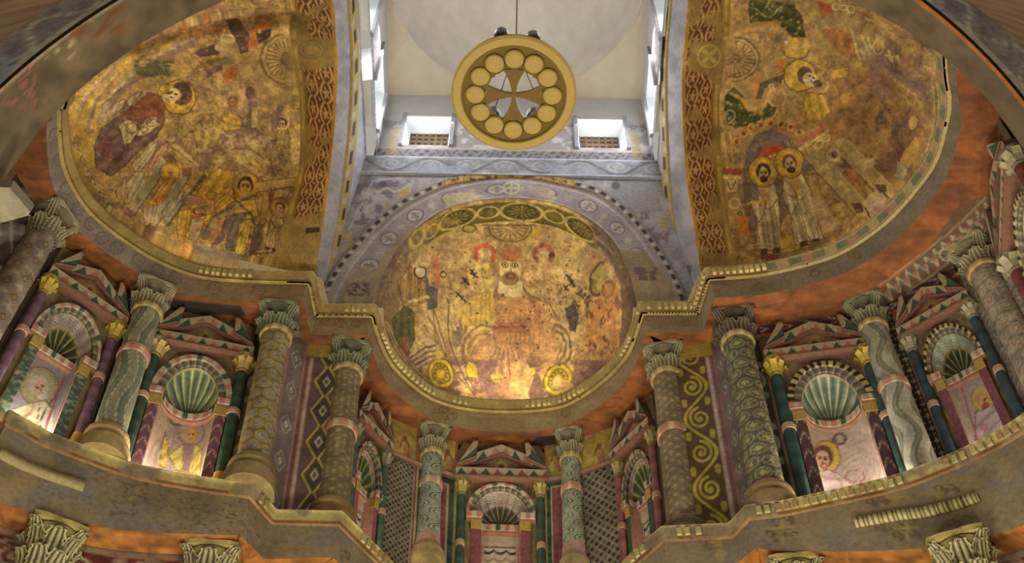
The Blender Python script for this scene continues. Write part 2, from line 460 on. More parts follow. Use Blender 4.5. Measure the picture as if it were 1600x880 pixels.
# ------------------------------------------------------------------ plan of the sanctuary (x south+, y east+, z up; eye at 0)
ZB, ZT, ZC = 14.20, 14.62, 14.84              # upper cornice: underside, top of fascia, top of cap
def U(px, py, z=ZB): return atz(px, py, z)[:2]
def zL(x): return 10.52 - .06 * np.asarray(x)
def zF(x): return np.interp(x, [-6, -5, -4.2, -2.7, -1.9, 0, 1.8, 2.4, 3.4, 4.8, 6], [9.6, 9.67, 9.78, 9.95, 9.96, 9.92, 9.87, 9.82, 9.46, 9.0, 8.8])
def lip(px, py):
    z = 10.5
    for _ in range(8):
        p = atz(px, py, z); z = float(zL(p[0]))
    return p[:2]
def normals(path, closed=False):
    p = np.asarray(path, float); d = np.diff(p, axis=0); L = np.linalg.norm(d, axis=1, keepdims=True); d = d / np.maximum(L, 1e-9)
    n = np.stack([d[:, 1], -d[:, 0]], -1)
    m = np.vstack([n[:1], n[:-1] + n[1:], n[-1:]]); ln_ = np.linalg.norm(m, axis=1, keepdims=True); m = m / ln_
    k = np.ones(len(p)); k[1:-1] = 1 / np.maximum((m[1:-1] * n[1:]).sum(1), .5)
    return m * k[:, None]
def offset(path, d): return np.asarray(path) + normals(path) * d
# fascia line / wall line of the upper cornice, paired point by point
NF = [(-5.2, 4.6), U(84, 162)] + [U(*p) for p in ((74, 192), (73, 225), (80, 282), (102, 330), (136, 371), (200, 418), (251, 445), (302, 462), (374, 469), (474, 472))]
NW = [(-5.9, 4.6), (-6.25, 6.3)] + [U(*p) for p in ((12, 170), (8, 225), (28, 285), (55, 340), (100, 382), (165, 440), (225, 470), (290, 491), (385, 508), (455, 512))]
EF = [U(*p) for p in ((575, 524), (586, 561), (606, 600), (642, 635), (677, 657), (730, 671), (800, 675), (870, 669), (912, 651), (954, 620), (984, 587), (998, 557), (1010, 520))]
EW = [U(*p) for p in ((553, 541), (553, 578), (566, 612), (594, 644), (640, 668), (710, 690), (800, 701), (880, 692), (930, 678), (978, 657), (1016, 614), (1032, 582), (1040, 545))]
SF = [U(*p) for p in ((1115, 466), (1192, 460), (1267, 444), (1330, 422), (1397, 377), (1450, 320), (1480, 275), (1497, 217), (1502, 180), (1495, 118))] + [(4.9, 4.6)]
SW = [U(*p) for p in ((1128, 515), (1190, 513), (1270, 505), (1345, 490))] + [(5.08, 9.48), (5.62, 9.02), (6.0, 8.45), (5.98, 7.6), (5.86, 6.95), (5.66, 6.2), (5.3, 4.6)]
n_ = 20
fasc = np.vstack([catmull(NF, n_), resample([U(474, 472), U(485, 523)], 12)[1:], resample([U(485, 523), U(575, 524)], 22)[1:], catmull(EF, n_)[1:],
                  resample([U(1010, 520), U(1098, 520)], 22)[1:], resample([U(1098, 520), U(1115, 466)], 12)[1:], catmull(SF, n_)[1:]])
walc = np.vstack([catmull(NW, n_), resample([U(455, 512), U(482, 537)], 12)[1:], resample([U(482, 537), U(553, 541)], 22)[1:], catmull(EW, n_)[1:],
                  resample([U(1040, 545), U(1110, 535)], 22)[1:], resample([U(1110, 535), U(1128, 515)], 12)[1:], catmull(SW, n_)[1:]])
# densify evenly (same parameter on both lines)
def dens(a, b, step):
    d = np.r_[0, np.cumsum(np.maximum(np.linalg.norm(np.diff(a, axis=0), axis=1), .004))]; n = int(d[-1] / step); t = np.linspace(0, d[-1], n)
    return [np.stack([np.interp(t, d, q[:, k]) for k in (0, 1)], -1) for q in (a, b)], t
(fasc, walc), fs = dens(fasc, walc, .022)
def strip(rows):
    """rows: list of (path xy (n,2), z (scalar or n))"""
    return np.stack([np.concatenate([p, np.broadcast_to(np.asarray(z, float), (len(p),))[:, None]], 1) for p, z in rows], 0)
def interp_rows(a, b, n): return [(a[0] * (1 - t) + b[0] * t, np.asarray(a[1]) * (1 - t) + np.asarray(b[1]) * t) for t in np.linspace(0, 1, n)]

# ---- floor
mesh('floor', [(-9, -6, -CZ), (9, -6, -CZ), (9, 15, -CZ), (-9, 15, -CZ)], [(0, 1, 2, 3)], 'floor_stone', kind='structure', label='pale stone floor of the sanctuary')

# ---- upper cornice
trim1 = empty('trim_1', (0, 10, ZB), 'painted upper cornice with wooden underside running below the three half domes', kind='structure')
P = strip(interp_rows((fasc, ZB), (fasc, ZT), 12)); x, y = proj(P)
base = np.stack([np.interp(x, [60, 200, 330, 420, 560, 800, 1000, 1120, 1500], v) for v in ([150, 152, 154, 150, 142, 158, 146, 138, 132], [138, 136, 130, 122, 118, 134, 122, 120, 116], [122, 116, 100, 84, 82, 90, 86, 94, 92])], -1) / 255  # tone along the run: part pigment, part light put into the colour
cv = Cv(x, y, base); cv.vary(.16, 40, 5, 14)
INK = rgb(112, 100, 96); INK2 = rgb(104, 84, 54)
for k, (px, py) in enumerate(((88, 210), (94, 250), (104, 295), (122, 326), (142, 350), (160, 372), (182, 388), (217, 406), (246, 422), (274, 434), (335, 450), (405, 452))):
    cv.ring(px, py, 9, 9, 2.2, INK, a=.7); cv.ring(px, py, 4, 4, 1.6, INK, a=.6); cv.ln([(px - 12, py + 6), (px - 6, py - 9), (px + 7, py - 8), (px + 11, py + 5)], 1.6, INK, .6, 4)
for px, py in ((508, 503), (530, 504), (557, 506), (693, 641), (706, 651), (884, 646), (1071, 505), (1185, 449), (1273, 427), (1340, 398), (1452, 275), (1488, 140)):
    cv.ring(px, py, 7, 6, 2, INK2, a=.65); cv.ring(px, py, 3, 3, 1.5, INK2, a=.6); cv.ln([(px - 16, py - 3), (px - 10, py + 5), (px - 5, py - 4)], 1.5, INK2, .5, 4)
grid('fascia', P, 'fresco', trim1, cv.out())
cap0, cap1 = offset(fasc, .05), offset(fasc, .085)
P = strip([(fasc, ZT), (cap0, ZT)] + interp_rows((cap0, ZT), (cap1, ZC), 9) + [(offset(fasc, -.5), ZC)])
s = np.broadcast_to(fs / .22, P.shape[:2]); t = np.broadcast_to(np.r_[0, 0, np.linspace(0, 1, 9), 1][:, None], P.shape[:2])
x, y = proj(P); C = full(s, rgb(168, 142, 84))
C = over(C, band(t - .08, .1), rgb(118, 92, 52)); C = over(C, band(t - .95, .12), rgb(196, 172, 112))
C = scuff(C, 7, .2, None, .6, x / 26, y / 26)
onS = (x > 1200); C = np.where(onS[..., None], edged(p_seg((rgb(176, 130, 100), rgb(128, 122, 84), rgb(180, 154, 100), rgb(120, 118, 80)), 1.3, rgb(150, 128, 86)), rgb(184, 164, 112), .16)(s, t), C)
grid('cornice_cap', P, 'fresco', trim1, C)
dm = MB(); pos = np.arange(0, fs[-1], .085); nin = normals(fasc)
for q in pos:
    i = min(int(np.searchsorted(fs, q)), len(fasc) - 2); pp, nn = fasc[i] + nin[i] * .06, nin[i] / np.linalg.norm(nin[i]); px, py = proj((pp[0], pp[1], 14.7))
    if px < 300 or px > 1200 or (400 < px < 510): continue
    tt = np.array([-nn[1], nn[0]]); v = vnoise(np.array([px / 30.]), np.array([py / 30.]), 4)[0]
    if v < .3: continue
    o = np.r_[pp - tt * .024, ZT + .055]
    dm.box(o, np.r_[tt * .048, 0], np.r_[nn * .045, 0], (0, 0, .1), rgb(200, 180, 116) * (.8 + .3 * v))
dm.build('dentil_row', 'fresco', trim1, kind='stuff')
P = strip(interp_rows((fasc, ZB), (offset(walc, -.34), ZB), 44)); x, y = proj(P)
cv = Cv(x, y, rgb(122, 70, 32)); cv.vary(.25, 30, 3, 9); cv.blot(rgb(98, 58, 32), 60, 14, .58, 8, .6); cv.blot(rgb(160, 92, 40), 70, 16, .6, 21, .6)
cv.poly([(262, 468), (376, 478), (384, 494), (270, 488)], rgb(52, 42, 36)); cv.poly([(838, 684), (872, 680), (876, 696), (822, 700)], rgb(42, 34, 34))
# faded zigzag board painted along the outer edge of the southern soffit
cv.poly([(1350, 482), (1400, 434), (1452, 386), (1500, 318), (1560, 300), (1570, 350), (1500, 412), (1400, 480)], rgb(92, 70, 50), .85)
zz = resample(np.array([(1372, 470), (1440, 420), (1505, 368), (1552, 322)]), 27)
for k in range(26):
    o0, o1 = ((-7, -9) if k % 2 else (7, 9)), ((7, 9) if k % 2 else (-7, -9)); cv.ln([(zz[k][0] + o0[0], zz[k][1] + o0[1]), (zz[k + 1][0] + o1[0], zz[k + 1][1] + o1[1])], 3, rgb(160, 142, 108), .85)
    cv.el(zz[k][0], zz[k][1], 4, 4, (rgb(150, 96, 82), rgb(84, 92, 72))[k % 2], 0, .8)
for dx, dy in ((-13, -12), (12, 14)): cv.ln([(q[0] + dx, q[1] + dy) for q in zz], 3, rgb(150, 122, 92), .8)
cv.el(1478, 398, 9, 9, rgb(96, 76, 54)); cv.ring(1478, 398, 9, 9, 3, rgb(164, 146, 112)); cv.el(1478, 398, 3, 3, rgb(164, 146, 112))
grid('wooden_soffit', P, 'wood', trim1, cv.out())
for q in ([(-3.75, 9.35), (-2.62, 9.62), (-2.55, 10.1), (-1.8, 10.1), (-1.8, 10.6), (-3.75, 10.6)], [(3.6, 9.3), (2.55, 9.47), (2.42, 10.0), (1.7, 10.02), (1.7, 10.6), (3.6, 10.6)]):
    mesh('ledge_top', [(a, b, ZC - .02) for a, b in q], [tuple(range(6))], 'fresco', trim1, rgb(150, 130, 96))
for q in ([(-3.5, 9.66), (-2.80, 9.66), (-2.75, 10.19), (-1.99, 10.19), (-2.07, 10.9), (-3.5, 10.9)], [(3.5, 9.51), (2.71, 9.50), (2.63, 10.06), (1.87, 10.06), (1.97, 10.8), (3.5, 10.8)]):
    mesh('wooden_corner_board', [(a, b, ZB + .012) for a, b in q], [tuple(range(6))], 'wood', trim1, rgb(112, 64, 30))
core = offset(walc, -.85)[::6]; core = core[(np.abs(core[:, 0]) > .0)]  # unseen backing and cover added to stop sky light leaking through gaps
grid('leak_backing', strip([(core, 9.0), (core, ZC + .4)]), 'stone', trim1, rgb(110, 96, 76)); grid('leak_cover', strip([(core, ZC - .05), (offset(walc, -.2)[::6], ZC - .05)]), 'stone', trim1, rgb(110, 96, 76))
adopt(trim1)

# ---- lower cornice / walkway
LN = [(-5.95, 6.2), (-5.85, 7.4)] + [lip(*p) for p in ((0, 630), (18, 641), (64, 667), (91, 680), (200, 720), (254, 733), (302, 742), (398, 756))]
LE = [lip(*p) for p in ((433, 796), (535, 798))]; LA = [lip(535, 798), lip(566, 829), lip(595, 858), (-1.12, 11.0), (-.6, 11.36), (0, 11.47), (.6, 11.34), (1.08, 10.92), lip(984, 865), lip(1010, 842), lip(1033, 822)]
LR = [lip(1138, 817), lip(1164, 789)]
LS = [lip(*p) for p in ((1164, 789), (1220, 782), (1285, 768), (1345, 755), (1403, 740), (1458, 719), (1515, 694), (1600, 644))] + [(5.75, 7.2), (5.8, 6.0)]
low = np.vstack([catmull(LN, 12), [LE[0]], catmull(LA, 12), [LR[0]], catmull(LS, 12)])
(low, _), ls = dens(low, low, .03)
zl, zf = zL(low[:, 0]), zF(low[:, 0])
trim2 = empty('trim_2', (0, 10, 9.9), 'broad lower cornice carrying the upper row of columns, yellow lip and grey face', kind='structure')
inn = offset(low, -.05)
P = strip([(offset(low, -1.25), zl + .0), (low, zl)] + interp_rows((low, zl), (offset(low, -.03), zl - .2), 7) + [(inn, zl - .2)])
x, y = proj(P); s = np.broadcast_to(ls / .2, P.shape[:2]); t = np.broadcast_to(np.r_[0, 0, np.linspace(0, 1, 7), 1][:, None], P.shape[:2])
C = full(s, rgb(170, 148, 90)); C = over(C, band(t - .15, .12), rgb(196, 178, 116)); C = over(C, band(t - .9, .2), rgb(110, 66, 42))
w = fbm(x / 70, y / 70, 31); C = over(C, np.clip((w - .54) / .05, 0, 1) * (t < .85), rgb(134, 116, 84))
C = scuff(C, 17, .25, None, .6, x / 22, y / 22)
grid('ledge_lip', P, 'fresco', trim2, C)
dm = MB(); nin = normals(low)
for q in np.arange(0, ls[-1], .1):
    i = min(int(np.searchsorted(ls, q)), len(low) - 2); nn = nin[i] / np.linalg.norm(nin[i]); tt = np.array([-nn[1], nn[0]]); px, py = proj((*low[i], zl[i]))
    ok = (400 < px < 424 and py > 766) or (455 < px < 500) or (560 < px < 1010) or (1058 < px < 1096) or px > 1172
    if not ok or vnoise(np.array([px / 40.]), np.array([py / 40.]), 9)[0] < .3: continue
    o = np.r_[low[i] - tt * .03 - nn * .01, zl[i] - .155]
    dm.box(o, np.r_[tt * .055, 0], np.r_[nn * .03, 0], (0, 0, .1), rgb(182, 164, 108) if (i // 9) % 3 else rgb(170, 138, 96))
dm.build('dentil_row', 'fresco', trim2, kind='stuff')
P = strip(interp_rows((inn, zl - .2), (inn, zf), 40)); x, y = proj(P)
cv = Cv(x, y, rgb(134, 116, 88)); cv.vary(.22, 60, 41); cv.blot(rgb(124, 116, 110), 90, 40, .5, 43, .5); cv.blot(rgb(150, 128, 84), 50, 30, .6, 44, .5)
K1 = rgb(96, 80, 58); K2 = rgb(164, 140, 84); K3 = rgb(104, 100, 96)
def key(px, py, sx, sy, col, a=.75, sk=0.0):
    """stepped key-fret mark"""
    f = lambda q: [(px + a_ * sx + b_ * sx * sk, py + b_ * sy) for a_, b_ in q]
    cv.ln(f([(-1, 1), (-1, -1), (.2, -1), (.2, .2), (-.4, .2)]), 2.4, col, a); cv.ln(f([(.2, -.4), (1, -.4), (1, 1), (.5, 1), (.5, .3)]), 2.4, col, a)
def crossm(px, py, r, col, a=.8):
    cv.ln([(px - r, py), (px + r, py - r * .12)], 3, col, a); cv.ln([(px, py - r), (px + r * .1, py + r)], 3, col, a)
for px, py, sx, sy, c in ((70, 757, 8, 9, K3), (90, 772, 8, 8, K3), (130, 780, 10, 8, K3), (160, 744, 9, 8, K3), (95, 720, 8, 9, K3), (540, 868, 7, 7, K1), (1102, 852, 9, 8, K1), (1206, 815, 9, 7, K1), (1232, 812, 8, 7, K1), (1206, 838, 9, 8, K1), (1235, 835, 9, 8, K1), (1196, 852, 6, 8, K3),
                         (1362, 786, 8, 6, K1), (1380, 783, 8, 6, K1), (1376, 824, 8, 6, K1), (1402, 822, 9, 7, K1), (1404, 838, 8, 6, K1), (1430, 836, 8, 6, K1), (1470, 766, 9, 6, K1), (1490, 764, 8, 6, K1), (1492, 818, 8, 6, K1), (1512, 812, 8, 6, K1)):
    key(px, py, sx, sy, c)
for px, py, r, c in ((1222, 826, 22, K2), (1396, 778, 14, K2), (1416, 826, 20, K2), (1118, 848, 9, K2), (1466, 772, 10, K2)): crossm(px, py, r, c)
for cx_, cy_ in ((208, 765), (190, 793)):
    cv.ln([(cx_ - 18, cy_ - 12), (cx_ - 2, cy_ - 6), (cx_ + 24, cy_ - 10), (cx_ + 14, cy_ + 2), (cx_ + 20, cy_ + 14), (cx_ + 2, cy_ + 8), (cx_ - 18, cy_ + 12), (cx_ - 8, cy_), (cx_ - 18, cy_ - 12)], 2.2, K1, .8)
for px, py, L in ((130, 752, 44), (1470, 790, 60)): pass
cv.ln([(355, 790), (350, 815), (362, 816)], 3, K2, .5); cv.ln([(372, 782), (368, 806)], 3, K2, .5)
cv.el(1126, 868, 7, 12, K2, a=.7); cv.el(1123, 850, 4, 6, K2, a=.7)
cv.ln([(1100, 858), (1122, 856)], 2.4, K1, .7); cv.ln([(1096, 842), (1120, 842)], 2.4, K1, .7)
for k in range(14): cv.blot(rgb(86, 70, 48), 5, 5, .74, 60 + k, .5, (200 + k * 5, 420, 760, 860))
grid('grey_face', P, 'fresco', trim2, cv.out())
# short bands doubling the ledge lip lower down on the face
for nm, pts, hgt, c in (('lip_repeat', [(0, 704), (40, 723), (78, 738), (136, 757)], .12, rgb(160, 142, 96)), ('lip_repeat', [(1336, 812), (1400, 802), (1440, 795), (1488, 784), (1528, 770)], .13, rgb(150, 132, 84))):
    q = []
    for px, py in pts:
        z = 10.1
        b = None
        for zz in np.linspace(9.2, 10.7, 61):
            d = np.hypot(*(inn - atz(px, py, zz)[:2]).T).min()
            if b is None or d < b[0]: b = (d, zz)
        p = atz(px, py, b[1]); i = np.argmin(np.hypot(*(inn - p[:2]).T)); q.append((*inn[i], b[1], *nin[i]))
    q = resample(np.array(q), 70); xy = q[:, :2]; nn = q[:, 3:5]
    P = strip([(xy, q[:, 2]), (xy + nn * .05, q[:, 2] - .01), (xy + nn * .05, q[:, 2] - hgt * .6), (xy + nn * .03, q[:, 2] - hgt), (xy, q[:, 2] - hgt)])
    s = np.broadcast_to(np.linspace(0, 26, 70), P.shape[:2]); t = np.broadcast_to(np.linspace(0, 1, 5)[:, None], P.shape[:2])
    grid(nm, P, 'fresco', trim2, full(s, c) if pts[0][0] < 800 else np.where((t < .9)[..., None], p_dentrow(c, rgb(196, 180, 124), rgb(96, 80, 46), 1.0)(s, t * .6 + .2), rgb(92, 60, 38)), smooth=False)
# wooden bearer under the face, then the wall below
P = strip(interp_rows((inn, zf), (offset(low, -.42), zf - .02), 7)); x, y = proj(P)
cv = Cv(x, y, rgb(150, 92, 38)); cv.vary(.25, 40, 71, 10); cv.blot(rgb(100, 58, 28), 70, 9, .56, 72, .7); cv.blot(rgb(180, 122, 48), 50, 7, .58, 73, .6)
grid('wooden_soffit', P, 'wood', trim2, cv.out())
adopt(trim2)
lw = offset(low, -.34)
third = [int(np.argmin(np.hypot(*(low - q).T))) for q in (LE[0], LR[0])]
LABW = {'wall_north': 'painted north apse wall with niches between columns', 'wall_east': 'painted east apse wall with niches between columns', 'wall_south': 'painted south apse wall with niches between columns'}
WALL = {}
for nm, i0, i1 in (('wall_north', 0, third[0] + 1), ('wall_east', third[0], third[1] + 1), ('wall_south', third[1], len(low))):
    q = lw[i0:i1]; zz = zf[i0:i1] + .02
    P = strip(interp_rows((q, zz), (q, zz - 1.1), 30) + [(q, -CZ + 0 * zz)]); x, y = proj(P)
    s = np.broadcast_to(ls[i0:i1] / .5, P.shape[:2]); t = np.broadcast_to(np.r_[np.linspace(0, 1, 30), 1][:, None], P.shape[:2])
    C = p_scroll(rgb(96, 46, 38), rgb(150, 128, 108), .8)(s, np.clip((t * 1.1 - .12) / .5, 0, 1))
    C = over(C, (t * 1.1 < .05) * 1., rgb(110, 92, 78)); C = over(C, ((t * 1.1 > .05) & (t * 1.1 < .12)) * 1., rgb(140, 116, 92)); C = over(C, (t * 1.1 > .64) * 1., rgb(120, 96, 64))
    WALL[nm] = grid(nm, P, 'fresco', None, scuff(C, 5, .3, None, .6, x / 20, y / 20), kind='structure', label=LABW[nm])

# ---- half domes, their arches and the great wall faces
def dome(name, O, back, side, rb, rs, rz, nt, nth, paint, label):
    """quarter ellipsoid: O springing centre at the opening, unit plan vectors `back` and `side`"""
    t = np.linspace(0, math.pi / 2, nt)[:, None]; th = np.linspace(0, math.pi, nth)[None, :]
    b = np.sin(t) * rb + 0 * th; sd = np.cos(t) * rs * np.cos(th); z = np.cos(t) * rz * np.sin(th)
    P = np.stack([O[0] + back[0] * b + side[0] * sd, O[1] + back[1] * b + side[1] * sd, O[2] + z], -1)
    x, y = proj(P)
    return grid(name, P, 'fresco', None, paint(x, y, P), kind='structure', label=label)
def archgrid(fin, fout, nth, nr, a0=0., a1=math.pi, pw=1.0):
    """surface between two arch lines given as functions of the angle"""
    th = np.linspace(a0, a1, nth); A, B = fin(th), fout(th); r = np.linspace(0, 1, nr)[:, None, None] ** pw
    return A[None] * (1 - r) + B[None] * r, th
LEAN = .05
def on_side(px, py, sgn, x0=2.68):
    """photo pixel -> point on the north (sgn -1) / south (+1) crossing wall, which leans inwards"""
    r = ray(px, py); a = abs(r[0]) / r[2]; z = (x0 + LEAN * ZC) / (a + LEAN); return r * (z / r[2])
def mirrored(pts, yc):
    """arch line traced on its eastern half, mirrored to the west; returns (Y,z) running east -> west"""
    q = np.array([p for p in pts if p[0] > yc + .15]); q = q[np.argsort(-q[:, 0])]
    top = np.array([[yc, max(p[1] for p in pts) + .02]])
    return np.vstack([q, top, np.stack([2 * yc - q[::-1, 0], q[::-1, 1]], -1)])
def side_pts(pix, sgn, x0): return [(lambda w: (w[1], w[2]))(on_side(px, py, sgn, x0)) for px, py in pix]
def lift(yz, sgn, x0, d=0.0):
    yz = np.asarray(yz); X = sgn * (x0 + d - LEAN * (yz[..., 1] - ZC)); return np.stack([X, yz[..., 0], yz[..., 1]], -1)
def between(A, B, n, pw=1.0):
    r = np.linspace(0, 1, n)[:, None, None] ** pw; return A[None] * (1 - r) + B[None] * r
def seglen(A): return np.r_[0, np.cumsum(np.linalg.norm(np.diff(A, axis=0), axis=1))]
NTH = 620
SIDE = {
 -1: dict(x0=2.74, yc=7.15, rx=3.40, rb=2.68,
  intr=[(497, 423), (497, 405), (500, 380), (505, 350), (517, 250), (524, 180), (527, 100), (522, 30)],
  din=[(506, 462), (512, 430), (529, 330), (544, 200), (548, 100), (543, 20)], dout=[(514, 462), (521, 430), (540, 330), (556, 200), (560, 100), (555, 20)],
  rim=[(428, 405), (450, 325), (464, 280), (469, 220), (467, 150), (461, 100), (452, 50)]),
 1: dict(x0=2.66, yc=7.0, rx=3.30, rb=2.42,
  intr=[(1094, 420), (1092, 405), (1086, 360), (1076, 300), (1069, 230), (1066, 150), (1067, 100), (1074, 40)],
  din=[(1076, 455), (1062, 410), (1052, 330), (1044, 200), (1043, 100), (1049, 20)], dout=[(1067, 455), (1052, 410), (1041, 330), (1034, 200), (1034, 100), (1040, 20)],
  rim=[(1150, 408), (1138, 340), (1130, 280), (1126, 220), (1124, 160), (1130, 110), (1140, 60)]),
}
DRUMZ0, DRUMZ1, DH, DYC = 19.42, 21.95, 2.32, 7.82
for sg, S in SIDE.items():
    nm = 'north' if sg < 0 else 'south'; yc, x0 = S['yc'], S['x0']
    mk = lambda k: resample(catmull(mirrored(side_pts(S[k], sg, x0), yc), 12), NTH)
    I, DI, DO = mk('intr'), mk('din'), mk('dout')
    for q in (I, DI, DO): q[0, 1] = q[-1, 1] = ZC - .03
    R = np.array([(lambda w: (w[1], w[2]))(atx(px, py, sg * S['rx'])) for px, py in S['rim']]); R = resample(catmull(mirrored(R, yc), 12), NTH); R[0, 1] = R[-1, 1] = ZC - .03
    S.update(I=I, DI=DI, DO=DO, R=R)
    I3, DI3, DO3 = lift(I, sg, x0), lift(DI, sg, x0), lift(DO, sg, x0)
    R3 = np.stack([np.full(NTH, sg * S['rx']), R[:, 0], R[:, 1]], -1)
    root = empty('wall_%s_arch' % nm, (sg * x0, yc, ZC), 'tall %s crossing wall with painted arch band in front of the half dome' % nm, kind='structure')
    P = between(I3, DI3, 30); t = np.broadcast_to(np.linspace(0, 1, 30)[:, None], P.shape[:2]); s = np.broadcast_to(seglen(I3) / .5, P.shape[:2]); x, y = proj(P)
    C = full(s, rgb(150, 142, 140)); C = over(C, disc(t, .05), rgb(186, 128, 62)); C = over(C, band(np.sin(s * 5 + 3 * np.sin(t * 7)), .25) * ((t > .3) & (t < .85)) * .35, rgb(120, 110, 118))
    grid('arch_band', P, 'fresco', root, scuff(C, 3, .25, rgb(158, 146, 140), .6, x / 25, y / 25))
    P = between(DI3, DO3, 9); t = np.broadcast_to(np.linspace(0, 1, 9)[:, None], P.shape[:2]); L = seglen(DI3); s = np.broadcast_to(L / .34, P.shape[:2])
    P = P + np.array([-sg * .03, 0, 0]); P = np.concatenate([DI3[None], P, DO3[None]]); t = np.concatenate([t[:1], t, t[-1:]]); s = np.concatenate([s[:1], s, s[:1]])
    grid('dark_square_border', P, 'fresco', root, p_square(rgb(58, 44, 28), rgb(160, 132, 74), .72, rgb(166, 150, 128))(s, t))
    # wall from the border up to the drum
    an = np.linspace(0, 1, NTH); Yt, Yb, zt = 10.16, 2 * yc - 10.16, DRUMZ0
    bnd = resample(np.array([(Yt, ZC - .03), (Yt, zt), (Yb, zt), (Yb, ZC - .03)]), NTH)
    bnd[:, 0] = np.where(np.abs(bnd[:, 0] - DO[:, 0]) < 0, DO[:, 0], bnd[:, 0])
    P = between(DO3, lift(bnd, sg, x0), 26); x, y = proj(P); t = np.broadcast_to(np.linspace(0, 1, 26)[:, None], P.shape[:2])
    C = full(t, rgb(150, 146, 148)); C = over(C, band(t - .12, .1), rgb(170, 140, 90)); C = over(C, (np.abs(np.sin(y / 7)) > .8) * (t > .8) * .4, rgb(116, 112, 118))
    grid('spandrel', P, 'fresco', root, scuff(C, 9, .2, None, .6, x / 30, y / 30))
    # soffit of the arch
    P = between(I3, R3, 46); t = np.broadcast_to(np.linspace(0, 1, 46)[:, None], P.shape[:2]); s = np.broadcast_to(seglen(I3) / .62, P.shape[:2]); x, y = proj(P)
    tt = np.clip((t - .07) / .70, 0, 1)
    C = p_hearts(rgb(104, 60, 38), rgb(186, 152, 92), rgb(184, 146, 98), 2.15, 2)(s, tt)
    C = over(C, (t < .07) * 1., rgb(182, 140, 70)); C = over(C, (t > .77) * 1., rgb(166, 138, 72)); C = over(C, band(t - .80, .03), rgb(110, 88, 40)); C = over(C, band(t - .9, .05), rgb(188, 164, 98))
    cv = Cv(x, y, C)
    PL = rgb(150, 124, 72)
    if sg < 0:
        cv.blot(PL, 40, 30, .60, 4, .9, soft=.05); cv.poly([(462, 60), (522, 60), (524, 105), (468, 110)], PL, .95); cv.ring(487, 78, 20, 14, 3, rgb(128, 110, 72)); cv.ring(487, 78, 13, 9, 3, rgb(128, 110, 72))
        cv.poly([(425, 350), (505, 330), (500, 420), (420, 420)], PL, .9); cv.poly([(478, 356), (500, 355), (499, 363), (478, 365)], rgb(70, 48, 34))
    else:
        cv.blot(PL, 34, 26, .62, 14, .9, soft=.05); cv.poly([(1078, 66), (1134, 62), (1132, 112), (1074, 112)], PL, .95); cv.ring(1108, 88, 17, 17, 3, rgb(184, 164, 88))
        for k in range(4):
            a = math.pi / 4 + k * math.pi / 2; cv.el(1108 + 8 * math.cos(a), 88 + 8 * math.sin(a), 7, 3.4, rgb(184, 164, 88), a)
        cv.poly([(1110, 300), (1140, 330), (1146, 350), (1104, 352)], PL, .7); cv.poly([(1100, 396), (1160, 396), (1162, 415), (1096, 416)], PL, .9)
    cv.vary(.25, 26, 8)
    grid('arch_soffit', P, 'fresco', root, cv.out())
    adopt(root)
    S['root'] = root
def side_dome(sg, paint, label, nt=290):
    S = SIDE[sg]; R, yc = S['R'], S['yc']; t = np.linspace(0, math.pi / 2, nt)[:, None]
    t = t ** 1.0
    X = sg * (S['rx'] + S['rb'] * np.sin(t)) + 0 * R[None, :, 0]; Y = yc + np.cos(t) * (R[None, :, 0] - yc) * 1.0 + (.06 * np.sin(2 * t) * np.sign(R[None, :, 0] - yc)); Z = ZC - .03 + np.cos(t) * (R[None, :, 1] - ZC + .03)
    # the plan swells a little towards the cornice line
    P = np.stack([X, Y, Z], -1); x, y = proj(P)
    return grid('ceiling_%s_half_dome' % ('north' if sg < 0 else 'south'), P, 'fresco', None, paint(x, y, P), kind='structure', label=label)

# ---- east wall with its arch
YE = 10.14
def epts(pix, Y=YE): return np.array([(lambda w: (w[0], w[2]))(aty(px, py, Y)) for px, py in pix])
def esm(pix, Y=YE):
    q = resample(catmull(epts(pix, Y), 10), NTH); q[0, 1] = q[-1, 1] = ZC - .03; return q
EI = esm([(590, 468), (593, 448), (602, 423), (621, 390), (641, 367), (670, 343), (704, 324), (754, 313), (800, 310), (837, 313), (872, 320), (913, 339), (945, 363), (966, 390), (984, 430), (992, 468)])
EDc = [(505, 466), (513, 450), (531, 419), (558, 385), (586, 354), (627, 320), (671, 298), (698, 287), (745, 278), (795, 274), (845, 278), (894, 289), (931, 299), (972, 327), (1006, 364), (1033, 402), (1054, 439), (1066, 468)]
def scl(pix, k): return [(795 + (px - 795) * k, 470 + (py - 470) * k) for px, py in pix]
EDI, EDO = esm(scl(EDc, .978)), esm(scl(EDc, 1.022))
e3 = lambda q, Y=YE: np.stack([q[:, 0], np.full(len(q), Y), q[:, 1]], -1)
we = empty('wall_east_arch', (0, YE, ZC), 'east crossing wall with mauve painted arch around the central half dome', kind='structure')
P = between(e3(EI), e3(EDI), 44); x, y = proj(P); t = np.broadcast_to(np.linspace(0, 1, 44)[:, None], P.shape[:2]); s = np.broadcast_to(seglen(e3(EI)) / .45, P.shape[:2])
C = p_roundels(rgb(146, 128, 122), rgb(168, 152, 128), rgb(118, 98, 104), .62)(s, np.clip((t - .1) / .7, 0, 1))
C = over(C, (t > .84) * 1., rgb(156, 140, 132)); C = over(C, band(t - .84, .03), rgb(180, 168, 150)); C = over(C, band(t - .06, .04), rgb(182, 166, 132)); C = over(C, (t < .04) * 1., rgb(96, 80, 66))
cv = Cv(x, y, C); PLE = rgb(150, 126, 88)
cv.poly([(606, 390), (640, 352), (658, 360), (640, 375), (612, 415), (596, 440), (575, 440)], PLE, .9); cv.poly([(540, 440), (560, 415), (600, 420), (592, 470), (530, 470)], PLE, .7)
